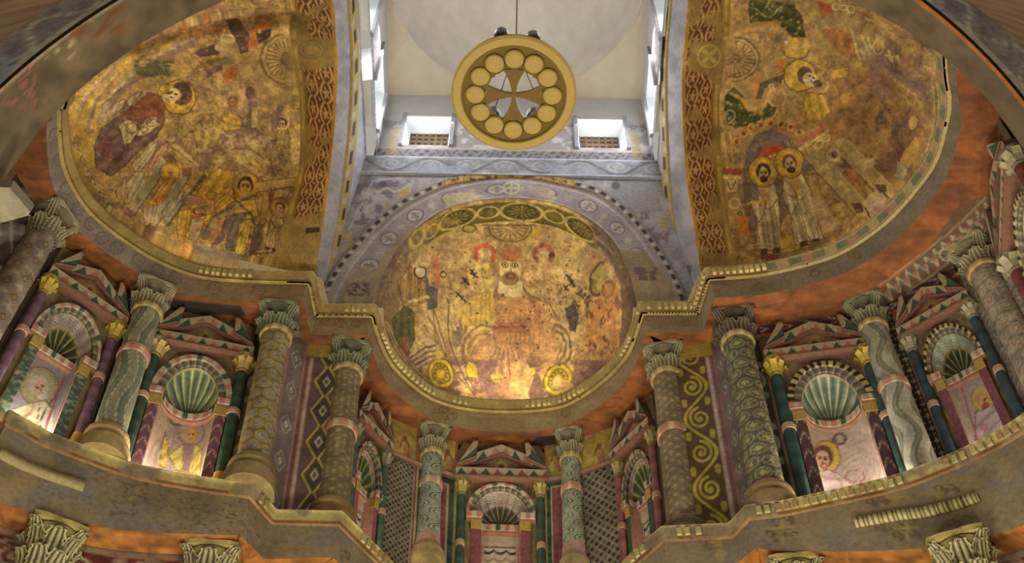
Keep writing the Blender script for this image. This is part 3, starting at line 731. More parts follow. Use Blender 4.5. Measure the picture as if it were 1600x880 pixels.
cv.poly([(966, 388), (1010, 395), (1050, 445), (1054, 470), (994, 470), (984, 430)], PLE, .95); cv.poly([(690, 308), (720, 300), (760, 306), (700, 324)], rgb(178, 160, 116), .9); cv.poly([(826, 290), (860, 292), (870, 312), (838, 308)], rgb(164, 142, 120), .8)
for px, py in ((1008, 428), (560, 452)):
    cv.blot(rgb(104, 76, 72), 6, 6, .42, 7, .9, (px - 20, px + 20, py - 12, py + 12))
cv.ring(799, 294, 12, 9, 2.5, rgb(184, 168, 130)); cv.ln([(790, 294), (808, 294)], 3, rgb(184, 168, 130)); cv.ln([(799, 286), (799, 302)], 3, rgb(184, 168, 130))
cv.vary(.18, 24, 15); grid('arch_band', P, 'fresco', we, cv.out())
P = np.concatenate([e3(EDI)[None], between(e3(EDI), e3(EDO), 8) + np.array([0, -.03, 0]), e3(EDO)[None]]); t = np.broadcast_to(np.r_[0, np.linspace(0, 1, 8), 1][:, None], P.shape[:2]); s = np.broadcast_to(seglen(e3(EDI)) / .16, P.shape[:2]); x, y = proj(P)
C = p_square(rgb(66, 52, 46), rgb(140, 124, 112), .62, rgb(176, 164, 140))(s, t); C = over(C, ((x > 690) & (x < 900)) * .75, rgb(166, 128, 56)); C = over(C, ((x > 690) & (x < 900)) * (fbm(x / 5, y / 4, 5) > .58) * .8, rgb(76, 58, 32))
grid('dark_square_border', P, 'fresco', we, C)
bnd = resample(np.array([(-2.80, ZC - .03), (-2.56, 18.80), (2.50, 18.86), (2.72, ZC - .03)]), NTH)
P = between(e3(EDO), e3(bnd), 34); x, y = proj(P)
cv = Cv(x, y, rgb(146, 136, 130)); cv.vary(.25, 22, 17)
cv.blot(rgb(108, 92, 92), 16, 12, .52, 5, .8, (540, 700, 270, 400)); cv.blot(rgb(166, 140, 92), 14, 10, .60, 6, .9, (520, 680, 290, 470)); cv.poly([(625, 296), (643, 292), (640, 306), (622, 312)], rgb(170, 146, 84))
cv.poly([(962, 285), (1022, 282), (1036, 330), (1000, 335), (972, 312)], rgb(144, 134, 128)); cv.blot(rgb(118, 92, 88), 14, 12, .5, 9, .8, (990, 1050, 325, 400)); cv.blot(rgb(168, 140, 90), 14, 12, .56, 10, .8, (980, 1050, 330, 420))
for a_, b_ in (((583, 282), (624, 278)), ((646, 278), (640, 300)), ((946, 278), (944, 296)), ((966, 280), (1020, 276)), ((583, 282), (545, 360))): cv.ln([a_, b_], 2, rgb(178, 168, 156), .8)
cv.ln([(590, 300), (606, 294), (618, 300), (640, 288)], 3.5, rgb(180, 166, 146), .8, 4); cv.el(598, 288, 7, 5, rgb(90, 78, 80)); cv.el(962, 290, 7, 6, rgb(96, 82, 84))
grid('spandrel', P, 'fresco', we, cv.out())
# frieze band standing a little proud above the arch
X = np.linspace(-2.54, 2.48, 240); Zr = np.linspace(18.80, 19.40, 28); XX, ZZ = np.meshgrid(X, Zr); P = np.stack([XX, np.full_like(XX, YE - .05), ZZ], -1); x, y = proj(P)
C = p_scroll(rgb(128, 124, 122), rgb(104, 100, 100), .95, rgb(148, 144, 140))((XX + 3) / .6, (ZZ - 18.8) / .6); C = over(C, band(ZZ - 19.37, .05), rgb(168, 166, 170)); C = over(C, band(ZZ - 18.82, .05), rgb(168, 166, 170))
cv = Cv(x, y, C); cv.poly([(640, 262), (740, 258), (735, 272), (640, 276)], rgb(140, 138, 142), .95); cv.poly([(855, 256), (930, 262), (930, 275), (860, 270)], rgb(140, 138, 142), .95); cv.vary(.15, 18, 3)
grid('frieze', P, 'fresco', we, cv.out())
mesh('frieze_edge', [(-2.54, YE - .05, 19.4), (2.48, YE - .05, 19.4), (2.48, YE + .1, 19.4), (-2.54, YE + .1, 19.4), (-2.54, YE - .05, 18.8), (2.48, YE - .05, 18.8), (2.48, YE + .1, 18.8), (-2.54, YE + .1, 18.8)], [(0, 1, 2, 3), (4, 7, 6, 5)], 'fresco', we, rgb(150, 148, 152))
adopt(we)
YR, ERB = YE, 1.81
def east_dome(paint, label, nt=270):
    t = np.linspace(0, math.pi / 2, nt)[:, None]; z0 = ZC - .03
    Y = YR + ERB * np.sin(t) + 0 * EI[None, :, 0]; X = -.03 + np.cos(t) * (EI[None, :, 0] + .03); Z = z0 + np.cos(t) * (EI[None, :, 1] - z0)
    P = np.stack([X, Y, Z], -1); x, y = proj(P); th = np.arctan2(EI[None, :, 1] - z0, EI[None, :, 0]) + 0 * t
    return grid('ceiling_east_half_dome', P, 'fresco', None, paint(x, y, P, t + 0 * X, th), kind='structure', label=label)

# ---- drum with windows, pendentives and dome
def drumwall(name, fn, u0, u1, wins, paint, label, flip=False):
    u = np.unique(np.r_[np.linspace(u0, u1, 110), [q for w in wins for q in w[:2]]]); z = np.unique(np.r_[np.linspace(DRUMZ0, DRUMZ1, 64), [q for w in wins for q in w[2:]]])
    UU, ZZ = np.meshgrid(u, z); P = fn(UU, ZZ, 0.0); F = gridfaces(len(z), len(u)); cu = UU.ravel()[F].mean(1); cz = ZZ.ravel()[F].mean(1)
    keep = np.ones(len(F), bool)
    for a, b, c, d in wins: keep &= ~((cu > a) & (cu < b) & (cz > c) & (cz < d))
    x, y = proj(P); return mesh(name, P.reshape(-1, 3), F[keep], 'plaster', None, paint(x, y, UU, ZZ).reshape(-1, 3), kind='structure', label=label)
def drum_paint(seed):
    def f(x, y, UU, ZZ):
        C = full(x, rgb(178, 170, 162)); lo = np.clip((20.95 - ZZ) / .15, 0, 1) * (fbm(x / 14, y / 10, seed) > .42)
        C = over(C, lo * .55, rgb(112, 104, 104)); C = over(C, ((ZZ < 19.78)) * .8, rgb(120, 112, 112))
        q = ((UU * 6) % 1); C = over(C, ((ZZ > 19.5) & (ZZ < 19.76)) * band(np.abs(q - .5) * 2 - (ZZ - 19.5) / .26, .35) * .8, rgb(78, 70, 72)); C = over(C, band(ZZ - 19.8, .05), rgb(168, 150, 128))
        C = over(C, ((np.abs(np.abs(UU) - 2.12) < .08) & (ZZ < 20.6)) * .5, rgb(158, 134, 80))
        return C
    return f
WE = [(-1.95, -1.14, 19.92, 21.06), (1.12, 1.95, 19.92, 21.06)]; WSD = [(8.82, 9.72, 19.7, 21.1), (6.7, 7.9, 19.5, 21.1)]
fE = lambda u, z, d: np.stack([u, np.full_like(u, YE) + d, z], -1)
fN = lambda u, z, d: np.stack([np.full_like(u, -DH - .03) - d, u, z], -1)
fS = lambda u, z, d: np.stack([np.full_like(u, DH + .03) + d, u, z], -1)
drumwall('wall_drum_east', fE, -2.4, 2.4, WE, drum_paint(3), 'upper east wall of the drum with two lattice windows')
drumwall('wall_drum_north', fN, 5.3, 10.16, WSD, drum_paint(4), 'upper north wall of the drum with deep bright windows')
drumwall('wall_drum_south', fS, 5.3, 10.16, WSD, drum_paint(5), 'upper south wall of the drum with deep bright windows')
WLAB = ['small lattice window left of the round chandelier', 'small lattice window right of the round chandelier', 'deep bright window in the north drum wall nearest the corner', 'bright window in the north drum wall at the top edge', 'deep bright window in the south drum wall nearest the corner', 'bright window in the south drum wall at the top edge']
k = 0
for fn, wins in ((fE, WE), (fN, WSD), (fS, WSD)):
    for a, b, c, d in wins:
        k += 1; mid = fn(np.array((a + b) / 2), np.array(c), 0.0); root = empty('window_%d' % k, mid, WLAB[k - 1], kind='structure')
        D = .40; q = lambda u, z, dd: fn(np.array(float(u)), np.array(float(z)), dd)
        V = [q(a, c, 0), q(b, c, 0), q(b, d, 0), q(a, d, 0), q(a + .06, c, D), q(b - .06, c, D), q(b - .06, d, D), q(a + .06, d, D)]
        mesh('reveal', V, [(0, 1, 5, 4), (1, 2, 6, 5), (2, 3, 7, 6), (3, 0, 4, 7)], 'plaster', root, rgb(206, 204, 198))
        mbf = MB()
        for (A_, B_) in (((a - .07, c - .05), (a, d + .05)), ((b, c - .05), (b + .07, d + .05))):
            V = [q(A_[0], A_[1], 0), q(B_[0], A_[1], 0), q(B_[0], B_[1], 0), q(A_[0], B_[1], 0), q(A_[0], A_[1], -.05), q(B_[0], A_[1], -.05), q(B_[0], B_[1], -.05), q(A_[0], B_[1], -.05)]
            mesh('jamb_strip', V, [(0, 1, 2, 3), (4, 5, 6, 7), (0, 1, 5, 4), (1, 2, 6, 5), (2, 3, 7, 6), (3, 0, 4, 7)], 'fresco', root, rgb(142, 136, 136))
        if k <= 2:
            nb, nr = 6, 7
            for i in range(nb + 1):
                u = a + .06 + (b - a - .12) * i / nb; mbf = MB(); mbf.box(q(u - .022, c, D - .05), (.044, 0, 0), (0, .05, 0), (0, 0, d - c), rgb(120, 92, 62)); mbf.build('lattice_bar', 'wood', root)
            for i in range(nr + 1):
                z = c + (d - c) * i / nr; mbf = MB(); mbf.box(q(a + .06, z - .022, D - .045), (b - a - .12, 0, 0), (0, .045, 0), (0, 0, .044), rgb(120, 92, 62)); mbf.build('lattice_bar', 'wood', root)
        adopt(root)
# pendentives and dome
RR, RZ = 2.33, 22.25
an = np.linspace(0, 2 * math.pi, 241); ca, sa = np.cos(an), np.sin(an); m = np.maximum(np.abs(ca), np.abs(sa)); H2 = DH + .06
sq = np.stack([H2 * ca / m, DYC + H2 * sa / m, np.full_like(an, DRUMZ1 - .02)], -1); cr = np.stack([RR * ca, DYC + RR * sa, np.full_like(an, RZ)], -1)
r = np.linspace(0, 1, 12)[:, None, None]; P = sq[None] * (1 - r) + cr[None] * r; P[..., 2] += .12 * np.sin(r[..., 0] * math.pi)
grid('ceiling_pendentives', P, 'plaster', None, rgb(186, 168, 144), kind='structure', label='beige corner pendentives below the dome')
el = np.linspace(0, math.pi / 2, 40)[:, None]; P = np.stack([RR * np.cos(el) * ca, DYC + RR * np.cos(el) * sa, RZ + 2.3 * np.sin(el) + 0 * ca], -1)
grid('ceiling', P, 'plaster', None, rgb(216, 204, 190), kind='structure', label='plain grey plaster dome above the chandelier')

# ---- triumphal arch on the west, under which the eye stands
th = np.linspace(0, math.pi, 240); ct, st = np.cos(th), np.sin(th); w = (1 + ct) / 2          # w=1 south, 0 north
inner = np.stack([np.where(ct > 0, 4.05, 3.79) * ct, np.full_like(th, 4.6), (9.8 * w + 8.9 * (1 - w)) + 4.75 * st], -1)
outer = np.stack([np.where(ct > 0, 3.40, 3.45) * ct, np.full_like(th, 3.6), (7.8 * w + 7.0 * (1 - w)) + (5.7 * w + 5.2 * (1 - w)) * st], -1)
ar = empty('wall_west_arch', (0, 4.1, 8), 'dark plaster triumphal arch framing the view at both upper corners', kind='structure')
def jamb(A, zb=-CZ): return np.vstack([[(A[0][0], A[0][1], zb)], A, [(A[-1][0], A[-1][1], zb)]])
P = between(jamb(outer), jamb(inner), 30); x, y = proj(P); t = np.broadcast_to(np.linspace(0, 1, 30)[:, None], P.shape[:2])
C = full(t, rgb(112, 94, 68)); C = scuff(C, 6, .25, None, .6, x / 40, y / 40)
south = (P[..., 0] > 0); C = over(C, ((t < .13) & south) * 1., rgb(176, 104, 44)); C = over(C, ((t < .05) & ~south) * 1., rgb(150, 132, 100))
C = over(C, ((t > .05) & (t < .11) & ~south) * 1., p_seg((rgb(176, 112, 92), rgb(170, 150, 118)), .09)(y, t)[..., :]) if False else C
cv = Cv(x, y, C); cv.blot(rgb(170, 104, 88), 14, 5, .5, 4, .8, (0, 60, 95, 170), ang=-.7); cv.blot(rgb(128, 74, 36), 30, 8, .5, 5, .8, (100, 200, 0, 60), ang=-.7)
cv.blot(rgb(172, 152, 108), 6, 5, .55, 9, .9, (70, 120, 45, 95)); cv.vary(.2, 20, 3)
grid('soffit', P, 'plaster', ar, cv.out())
big = resample(np.array([(8, 3.6, -CZ), (8, 3.6, 17), (-8, 3.6, 17), (-8, 3.6, -CZ)]), len(th) + 2)
jo = jamb(outer); dirv = jo - np.array([0, 3.6, 7.0]); dirv /= np.linalg.norm(dirv, axis=1, keepdims=True); dirv[0] = (1, 0, 0); dirv[-1] = (-1, 0, 0); dirv[:, 1] = 0
P = between(jo, jo + dirv * .36, 18); x, y = proj(P); t = np.broadcast_to(np.linspace(0, 1, 18)[:, None], P.shape[:2]); s = np.broadcast_to(seglen(jo) / .36, P.shape[:2])
C = p_scroll(rgb(112, 100, 86), rgb(150, 132, 100), .8, rgb(104, 82, 74))(s, np.clip(t * 1.15 - .08, 0, 1)); C = over(C, (t < .12) * 1., rgb(146, 132, 104)); C = over(C, (t > .93) * 1., rgb(120, 96, 66))
grid('archivolt', P - np.array([0, .03, 0]), 'fresco', ar, scuff(C, 4, .25, rgb(128, 118, 110), .62, x / 20, y / 20))
P = between(jo + dirv * .35, big, 14); x, y = proj(P); grid('west_face', P, 'plaster', ar, scuff(full(x, rgb(138, 104, 72)), 4, .35, None, .6, x / 12, y / 12))
P = between(jamb(inner), jamb(inner) + dirv * 1.2, 3); grid('east_face', P, 'plaster', ar, rgb(130, 112, 84))
def prism(pix, z0, z1, col):
    b = [atz(px, py, z0) for px, py in pix]; n = len(b); V = b + [q + np.array([0, 0, z1 - z0]) for q in b]
    mb = MB(); mb.add(V, [tuple(range(n)), tuple(range(n, 2 * n))] + [(i, (i + 1) % n, n + (i + 1) % n, n + i) for i in range(n)], col); return mb
prism([(15, 293), (47, 331), (44, 337), (0, 349), (-70, 330), (-60, 290)], 7.9, 8.0, rgb(128, 116, 92)).build('impost', 'stone', ar)
adopt(ar)
# ================================================================== upper register: plates of wall, niches, columns
def shear(X): return float(np.interp(X, [-5.9, -5.75, -5.1, -3.5, -2.2, 0, 2.0, 2.6], [.0, .01, .07, .06, .05, .01, -.02, -.02]))
VX = [np.asarray(q, float) for q in ((-6.3, 5.6), U(25, 272), U(100, 382), U(205, 460), U(256, 481), U(402, 509), U(455, 513), U(482, 538), U(553, 542), U(556, 600), U(606, 651), U(655, 672), U(716, 692),
      U(850, 697), U(893, 690), U(962, 665), U(1018, 612), U(1039, 546), U(1110, 536), U(1128, 516), U(1186, 514), U(1340, 494), (5.06, 9.5), (5.80, 8.90), (6.18, 8.3), (5.86, 6.7))]
class Frame:
    """patch of wall between two upright edges; u 0..1 along, z height, n out into the room"""
    def __init__(s, A, B):
        s.A, s.B = A, B; d = B - A; s.W = float(np.hypot(*d)); s.en = np.array([d[1], -d[0]]) / s.W; s.ex = d / s.W; s.sa, s.sb = shear(A[0]), shear(B[0])
    def __call__(s, u, z, n=0.0):
        u, z, n = np.broadcast_arrays(np.asarray(u, float), np.asarray(z, float), np.asarray(n, float)); h = ZB - z
        X = (s.A[0] + s.sa * h) * (1 - u) + (s.B[0] + s.sb * h) * u + s.en[0] * n; Y = s.A[1] * (1 - u) + s.B[1] * u + s.en[1] * n
        return np.stack([X, Y, z], -1)
    def zb(s): return float(zL((s.A[0] + s.B[0]) / 2)) - .02
def panel(fr, pat, z0, z1, name, parent, n=0.0, m='fresco', nu=36, nz=120, u0=0., u1=1., seed=1, wear=.22, patch=None, paint=None):
    UU, ZZ = np.meshgrid(np.linspace(u0, u1, nu), np.linspace(z0, z1, nz)); P = fr(UU, ZZ, n); x, y = proj(P)
    w = fr.W * (u1 - u0); C = pat((ZZ - z0) / w, (UU - u0) / (u1 - u0)); C = scuff(C, seed, wear, patch, .6, x / 18, y / 18)
    if paint is not None:
        cv = Cv(x, y, C); paint(cv); C = cv.out()
    return grid(name, P, m, parent, C, smooth=False)
def slab(fr, Q, n0, n1, nu, nv, pat, sc_=1.0, side=None, mb=None):
    """Q: BL,BR,TR,TL in (u,z); front painted with pat, sides plain"""
    Q = np.asarray(Q, float); a, b = np.meshgrid(np.linspace(0, 1, nu), np.linspace(0, 1, nv))
    q = (Q[0] * ((1 - a) * (1 - b))[..., None] + Q[1] * (a * (1 - b))[..., None] + Q[2] * (a * b)[..., None] + Q[3] * ((1 - a) * b)[..., None])
    hh = max(abs(Q[3, 1] - Q[0, 1]) , .02) ; L = math.hypot((Q[1, 0] - Q[0, 0]) * fr.W, Q[1, 1] - Q[0, 1])
    mb = mb or MB(); F = fr(q[..., 0], q[..., 1], n1); mb.grid(F, pat(a * L / hh * sc_, b).reshape(-1, 3))
    bd = np.vstack([q[0], q[1:, -1], q[-1, ::-1][1:], q[::-1, 0][1:]]); E0, E1 = fr(bd[:, 0], bd[:, 1], n1), fr(bd[:, 0], bd[:, 1], n0)
    mb.grid(np.stack([E0, E1]), side if side is not None else rgb(120, 84, 64)); return mb
def lathe(axis0, axis1, prof, na=32, col=STONE, mb=None):
    """prof: (r, h) with h in metres along the axis from axis0"""
    a0, a1 = np.asarray(axis0, float), np.asarray(axis1, float); d = (a1 - a0) / np.linalg.norm(a1 - a0); d = d / d[2]
    an = np.linspace(0, 2 * math.pi, na, endpoint=False); pr = np.asarray(prof, float)
    P = np.stack([a0[0] + d[0] * pr[:, 1:2] + pr[:, :1] * np.cos(an), a0[1] + d[1] * pr[:, 1:2] + pr[:, :1] * np.sin(an), a0[2] + pr[:, 1:2] + 0 * an], -1)
    mb = mb or MB(); mb.grid(P, col if np.asarray(col).ndim == 1 else np.repeat(np.asarray(col)[:, None, :], na, 1).reshape(-1, 3), closed=True); return mb

# ---- one acanthus leaf, shared by all capitals (unit: radius of the bell foot)
def leaf_mesh(name, prof, widths, ca, cb, cols=7, saw=.12):
    rows = catmull(np.array(prof, float), 4); wd = np.interp(np.linspace(0, 1, len(rows)), np.linspace(0, 1, len(widths)), widths); V = []; C = []
    for i, (r, z) in enumerate(rows):
        for j in range(cols):
            q = (j / (cols - 1) - .5) * 2; w = wd[i] * (1 + (saw if (i % 3 == 0 and abs(q) == 1) else 0) - (saw if (i % 3 == 2 and abs(q) == 1) else 0))
            rr = r - .10 * q * q + (.05 if j % 2 == 0 else -.03); V.append((rr, q * w, z + (.05 if i == len(rows) - 1 and j % 2 == 0 else 0)))
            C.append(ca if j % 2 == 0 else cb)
    V = np.array(V); n = len(V); F = [list(f) for f in gridfaces(len(rows), cols)]
    Vb = V.copy(); Vb[:, 0] -= .06; Fb = [[a + n for a in f[::-1]] for f in F]
    me = bpy.data.meshes.new(name); me.from_pydata(np.vstack([V, Vb]).tolist(), [], F + Fb); me.update()
    c4 = np.ones((2 * n, 4), np.float32); c4[:, :3] = np.vstack([tolin(np.array(C))] * 2); a = me.color_attributes.new('Col', 'FLOAT_COLOR', 'POINT'); a.data.foreach_set('color', c4.ravel())
    me.materials.append(MATS['stone']); return me
LEAF = {}
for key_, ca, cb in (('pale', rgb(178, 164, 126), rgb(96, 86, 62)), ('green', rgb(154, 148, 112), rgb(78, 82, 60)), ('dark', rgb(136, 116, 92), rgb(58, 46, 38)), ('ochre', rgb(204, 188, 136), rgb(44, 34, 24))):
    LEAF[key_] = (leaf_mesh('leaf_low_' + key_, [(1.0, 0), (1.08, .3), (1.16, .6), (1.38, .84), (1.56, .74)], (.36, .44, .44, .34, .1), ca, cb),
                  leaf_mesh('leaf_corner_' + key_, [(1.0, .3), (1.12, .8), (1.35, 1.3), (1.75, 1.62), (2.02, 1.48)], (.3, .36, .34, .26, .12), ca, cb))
def capital(root, axis_top, r, h, kind, ang, foot=None, tiers=2):
    """root: the column; foot of the capital at axis_top-h"""
    ca = {'pale': rgb(146, 132, 98), 'green': rgb(124, 120, 90), 'dark': rgb(104, 86, 66), 'ochre': rgb(150, 132, 78)}[kind]
    O = np.asarray(axis_top, float) - np.array([0, 0, h]); k = h / 1.95
    mb = lathe(O, O + [0, 0, 1], [(r * 1.08, 0), (r * 1.12, .05 * h), (r * .98, .1 * h), (r * 1.0, .4 * h), (r * 1.15, .7 * h), (r * 1.45, .86 * h), (0.02, .87 * h)], 24, ca * .8)
    # abacus with hollowed sides
    R = r * 1.8; pts = []
    for q in range(4):
        for f in np.linspace(-.5, .5, 7)[:-1]:
            a = ang + q * math.pi / 2 + f * math.pi / 2 + math.pi / 2 * .0; rr = R * (.74 + .26 * (abs(f) * 2) ** 1.6) ; pts.append((math.cos(a) * rr, math.sin(a) * rr))
    pts = np.array(pts); n = len(pts); V = [(O[0] + x, O[1] + y, O[2] + .91 * h) for x, y in pts] + [(O[0] + x * 1.04, O[1] + y * 1.04, O[2] + h - .004) for x, y in pts]
    mb.add(V, [tuple(range(n))[::-1], tuple(range(n, 2 * n))] + [(i, (i + 1) % n, n + (i + 1) % n, n + i) for i in range(n)], ca * 1.1)
    cap = mb.build('capital', 'stone', root)
    def put(me, a, s, sz, dz=0.0):
        o = bpy.data.objects.new('acanthus_leaf', me); sc.collection.objects.link(o); o.parent = cap
        o.matrix_local = Matrix.Translation((O[0], O[1], O[2] + CZ + dz)) @ Matrix.Rotation(a, 4, 'Z') @ Matrix.Diagonal((s, s, sz, 1))
    for q in range(8): put(LEAF[kind][0], ang + (q + .5) * math.pi / 4, r, h / 1.95)
    for q in range(4): put(LEAF[kind][1], ang + math.pi / 4 + q * math.pi / 2, r, h / 1.95 * 1.08)
    if tiers > 2:
        for q in range(8): put(LEAF[kind][0], ang + q * math.pi / 4, r * 1.06, h / 1.95 * 1.0, h * .36)
    return cap
def column(label, top, bot, ztop, zbot, r, pat, kind, ang, hcap=.5, hbase=.5, collar=None, group=None, basec=rgb(150, 126, 86), ring=True, nper=1.0, tiers=2, ztext=1.0):
    """top/bot: plan of the axis at ztop and at z 11"""
    top, bot = np.asarray(top, float), np.asarray(bot, float); sl = (bot - top) / (ztop - 11.0) if ztop > 12 else np.zeros(2)
    at = lambda z: np.r_[top + sl * (ztop - z), z]
    root = empty('column', at(zbot), label, 'column', group)
    a = at(zbot); b = at(ztop)
    # rough stone base
    lathe(a, b, [(0.01, 0), (r * 1.62, 0), (r * 1.6, hbase * .42), (r * 1.42, hbase * .5), (r * 1.36, hbase * .62), (r * 1.46, hbase * .7), (r * 1.4, hbase * .82), (r * 1.1, hbase * .9), (r * 1.06, hbase)], 28, np.array([basec] * 7 + [rgb(176, 140, 116)] * 2)).build('base', 'stone', root)
    z0, z1 = zbot + hbase, ztop - hcap; na, nz = 56, 130
    an = np.linspace(0, 2 * math.pi, na + 1); ZZ, AA = np.meshgrid(np.linspace(z0 - .01, z1 + .01, nz), an, indexing='ij')
    rr = r * (1.03 - .09 * (ZZ - z0) / (z1 - z0)); Q = top[None, None] + sl * (ztop - ZZ)[..., None]
    P = np.stack([Q[..., 0] + rr * np.cos(AA), Q[..., 1] + rr * np.sin(AA), ZZ], -1); x, y = proj(P)
    C = scuff(pat((ZZ - z0) / (2 * math.pi * r) * nper * 4, (AA / (2 * math.pi)) % 1.0001), 7, .22, None, .6, x / 16, y / 16)
    grid('shaft', P, 'fresco', root, C)
    def ringat(z, hh, k, cols, nm):
        c0 = at(z); an = np.linspace(0, 2 * math.pi, 40, endpoint=False); pr = [(r * .9, 0), (r * k, 0), (r * k * 1.03, hh * .5), (r * k, hh), (r * .9, hh)]
        q = np.array([[(c0[0] + a_ * math.cos(t), c0[1] + a_ * math.sin(t), z + b_) for t in an] for a_, b_ in pr])
        cc = np.array([[cols[(j // 2) % len(cols)] if 0 < i < 4 else cols[0] * .6 for j in range(40)] for i in range(5)])
        m_ = MB(); m_.grid(q, cc.reshape(-1, 3), closed=True); m_.build(nm, 'fresco', root)
    if collar is not None: ringat(z0 + (z1 - z0) * collar, .13, 1.08, (rgb(186, 134, 108), rgb(186, 134, 108), rgb(200, 180, 140)), 'painted_collar')
    if ring: ringat(z1 - .06, .09, 1.12, (rgb(168, 142, 84), rgb(190, 168, 120)), 'neck_ring')
    capital(root, at(ztop), r, hcap, kind, ang, tiers=tiers)
    adopt(root); return root

# ---- niches
def p_shell(n, c1, c2, rim):
    return n, c1, c2, rim
def niche(label, fr, kind, panel_paint, cols, shell, ped=True, z=None, figure_base=rgb(176, 150, 122), lamp=12.0):
    """cols: dict(colonette, cap, pil, plate)"""
    W = fr.W; zb = fr.zb(); Z = dict(imp=12.30, spr=12.42, top=13.22, ped0=13.36, ped1=14.06, ow=.27 if kind == 'round' else .215, ax=.40 if kind == 'round' else .385, capz=13.02, rc=.052 * W + .008, sf=.56)
    if z: Z.update(z)
    ow, zs = Z['ow'], Z['spr']; D = .27 * W if kind == 'round' else .18 * W
    root = empty('niche', fr(.5, zb, 0.0), label, 'niche', 'niches of the upper register')
    rz = Z['top'] - zs; orx = ow if kind == 'round' else Z.get('aw', .315); orz = rz * (.78 if kind == 'round' else .84)
    # wall plate around the opening
    nA = 40; thA = np.linspace(math.pi, 0, nA); arch = np.stack([.5 + orx * np.cos(thA), zs + orz * np.sin(thA)], -1)
    za = np.linspace(zb, zs, 14)[:-1]; inner_ = np.vstack([np.stack([np.full(13, .5 - ow), za], -1), arch, np.stack([np.full(13, .5 + ow), za[::-1]], -1)])
    top_ = ZB + .0; rect = []
    for t in thA:
        c, s_ = math.cos(t), math.sin(t); k1 = .5 / abs(c) if abs(c) > 1e-6 else 1e9; k2 = (top_ - zs) / s_ if s_ > 1e-6 else 1e9; kk = min(k1, k2); rect.append((.5 + c * kk, zs + s_ * kk))
    outer_ = np.vstack([np.stack([np.zeros(13), za], -1), rect, np.stack([np.ones(13), za[::-1]], -1)])
    r = np.linspace(0, 1, 12)[:, None, None]; q = inner_[None] * (1 - r) + outer_[None] * r; P = fr(q[..., 0], q[..., 1], 0.0); x, y = proj(P)
    C = full(x, cols.get('plate', rgb(136, 116, 84))); C = over(C, (fbm(x / 7, y / 7, 3) > .56) * .6, rgb(170, 146, 98)); C = over(C, (fbm(x / 4.5, y / 4.5, 13) > .60) * .6, rgb(104, 80, 60)); C = over(C, (fbm(x / 5, y / 5, 23) > .66) * .6, rgb(92, 98, 76))
    grid('face', P, 'fresco', root, scuff(C, 4, .25, None, .6, x / 14, y / 14), smooth=False)
    # recess
    nu = 44; a = np.linspace(math.pi, 0, nu)
    if kind == 'round': path = np.stack([.5 + ow * np.cos(a), -D * np.sin(a)], -1)
    else: path = resample(np.array([(.5 - ow, 0), (.5 - ow, -D * .0 - .02), (.5 - ow * .96, -D), (.5 + ow * .96, -D), (.5 + ow, -.02), (.5 + ow, 0)]), nu)
    ZZ = np.linspace(zb, zs, 90)[:, None]; P = fr(path[None, :, 0] + 0 * ZZ, ZZ + 0 * path[None, :, 0], path[None, :, 1] + 0 * ZZ); x, y = proj(P)
    cv = Cv(x, y, figure_base); cv.vary(.15, 14, 5); panel_paint(cv, fr, path, zb, zs); grid('painted_back', P, 'fresco', root, cv.out(), smooth=(kind == 'round'))
    if kind != 'round':                      # level ceiling over the square corners, around the foot of the conch
        el_ = np.stack([.5 + orx * np.cos(a), -D * np.sin(a)], -1); Pc = fr(np.stack([path[:, 0], el_[:, 0]]), np.full((2, nu), zs), np.stack([path[:, 1], el_[:, 1]])); grid('recess_ceiling', Pc, 'fresco', root, rgb(140, 112, 92), smooth=False)
    # scalloped conch
    nl, c1, c2, crim = shell; nt_, nth_ = 26, nl * 10 + 1; t = np.linspace(0, math.pi / 2, nt_)[:, None]; th = np.linspace(0, math.pi, nth_)[None, :]
    lob = np.cos(th * nl * 2); amp = .07 * np.sin(2 * t) ** .7; R = 1 - amp * (1 - lob) * .5
    uu = .5 + orx * np.sin(t) * np.cos(th) * R; zz = zs + orz * np.sin(t) * np.sin(th) * R; nn = -D * np.cos(t) * R + 0 * th; P = fr(uu, zz, nn)
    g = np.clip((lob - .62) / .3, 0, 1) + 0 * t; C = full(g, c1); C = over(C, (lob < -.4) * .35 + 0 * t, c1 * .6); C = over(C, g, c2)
    tt = t / (math.pi / 2) + 0 * th
    if kind != 'round':
        lv = np.abs(((tt * 6 + np.abs(((th * 7 / math.pi) % 1) - .5) * 1.6) % 1) - .5); C = np.where((tt > Z['sf'])[..., None], over(full(g, cols.get('leafbg', rgb(118, 100, 100))), band(lv - .25, .22, .1), cols.get('leaf', rgb(172, 154, 130))), C)
        C = over(C, band(tt - Z['sf'], .07), crim)
    C = over(C, disc(1 - tt, .05), crim); C = over(C, disc(tt, .06), crim * .7)
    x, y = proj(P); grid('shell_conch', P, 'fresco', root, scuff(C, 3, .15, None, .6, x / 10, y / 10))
    # archivolt
    ks = 84; th = np.linspace(math.pi, 0, ks); ax, az = Z['ax'], rz; mb = MB(); L = np.linspace(0, 16, ks)
    prof = [(1.0 * orx / ax, 1.0 * orz / az, .0, 0), (orx / ax, orz / az, .05, .0), (.5 * (orx / ax + 1), .5 * (orz / az + 1), .05, .48), (.5 * (orx / ax + 1) + .01, .5 * (orz / az + 1) + .01, .08, .52), (1, 1, .08, 1), (1, 1, 0, 1)]
    rows, cc = [], []
    for kx, kz, n_, tq in prof:
        rows.append(fr(.5 + ax * kx * np.cos(th), zs + az * kz * np.sin(th), n_)); cc.append(p_seg((cols.get('arch_in', rgb(128, 112, 92)), rgb(162, 148, 118), rgb(98, 96, 76)), 2.6)(L, np.full(ks, .5)) if tq < .5 else cols.get('arch', p_seg((PINK, WHITE, GREEN, WHITE), 1.6))(L, np.full(ks, .5)))
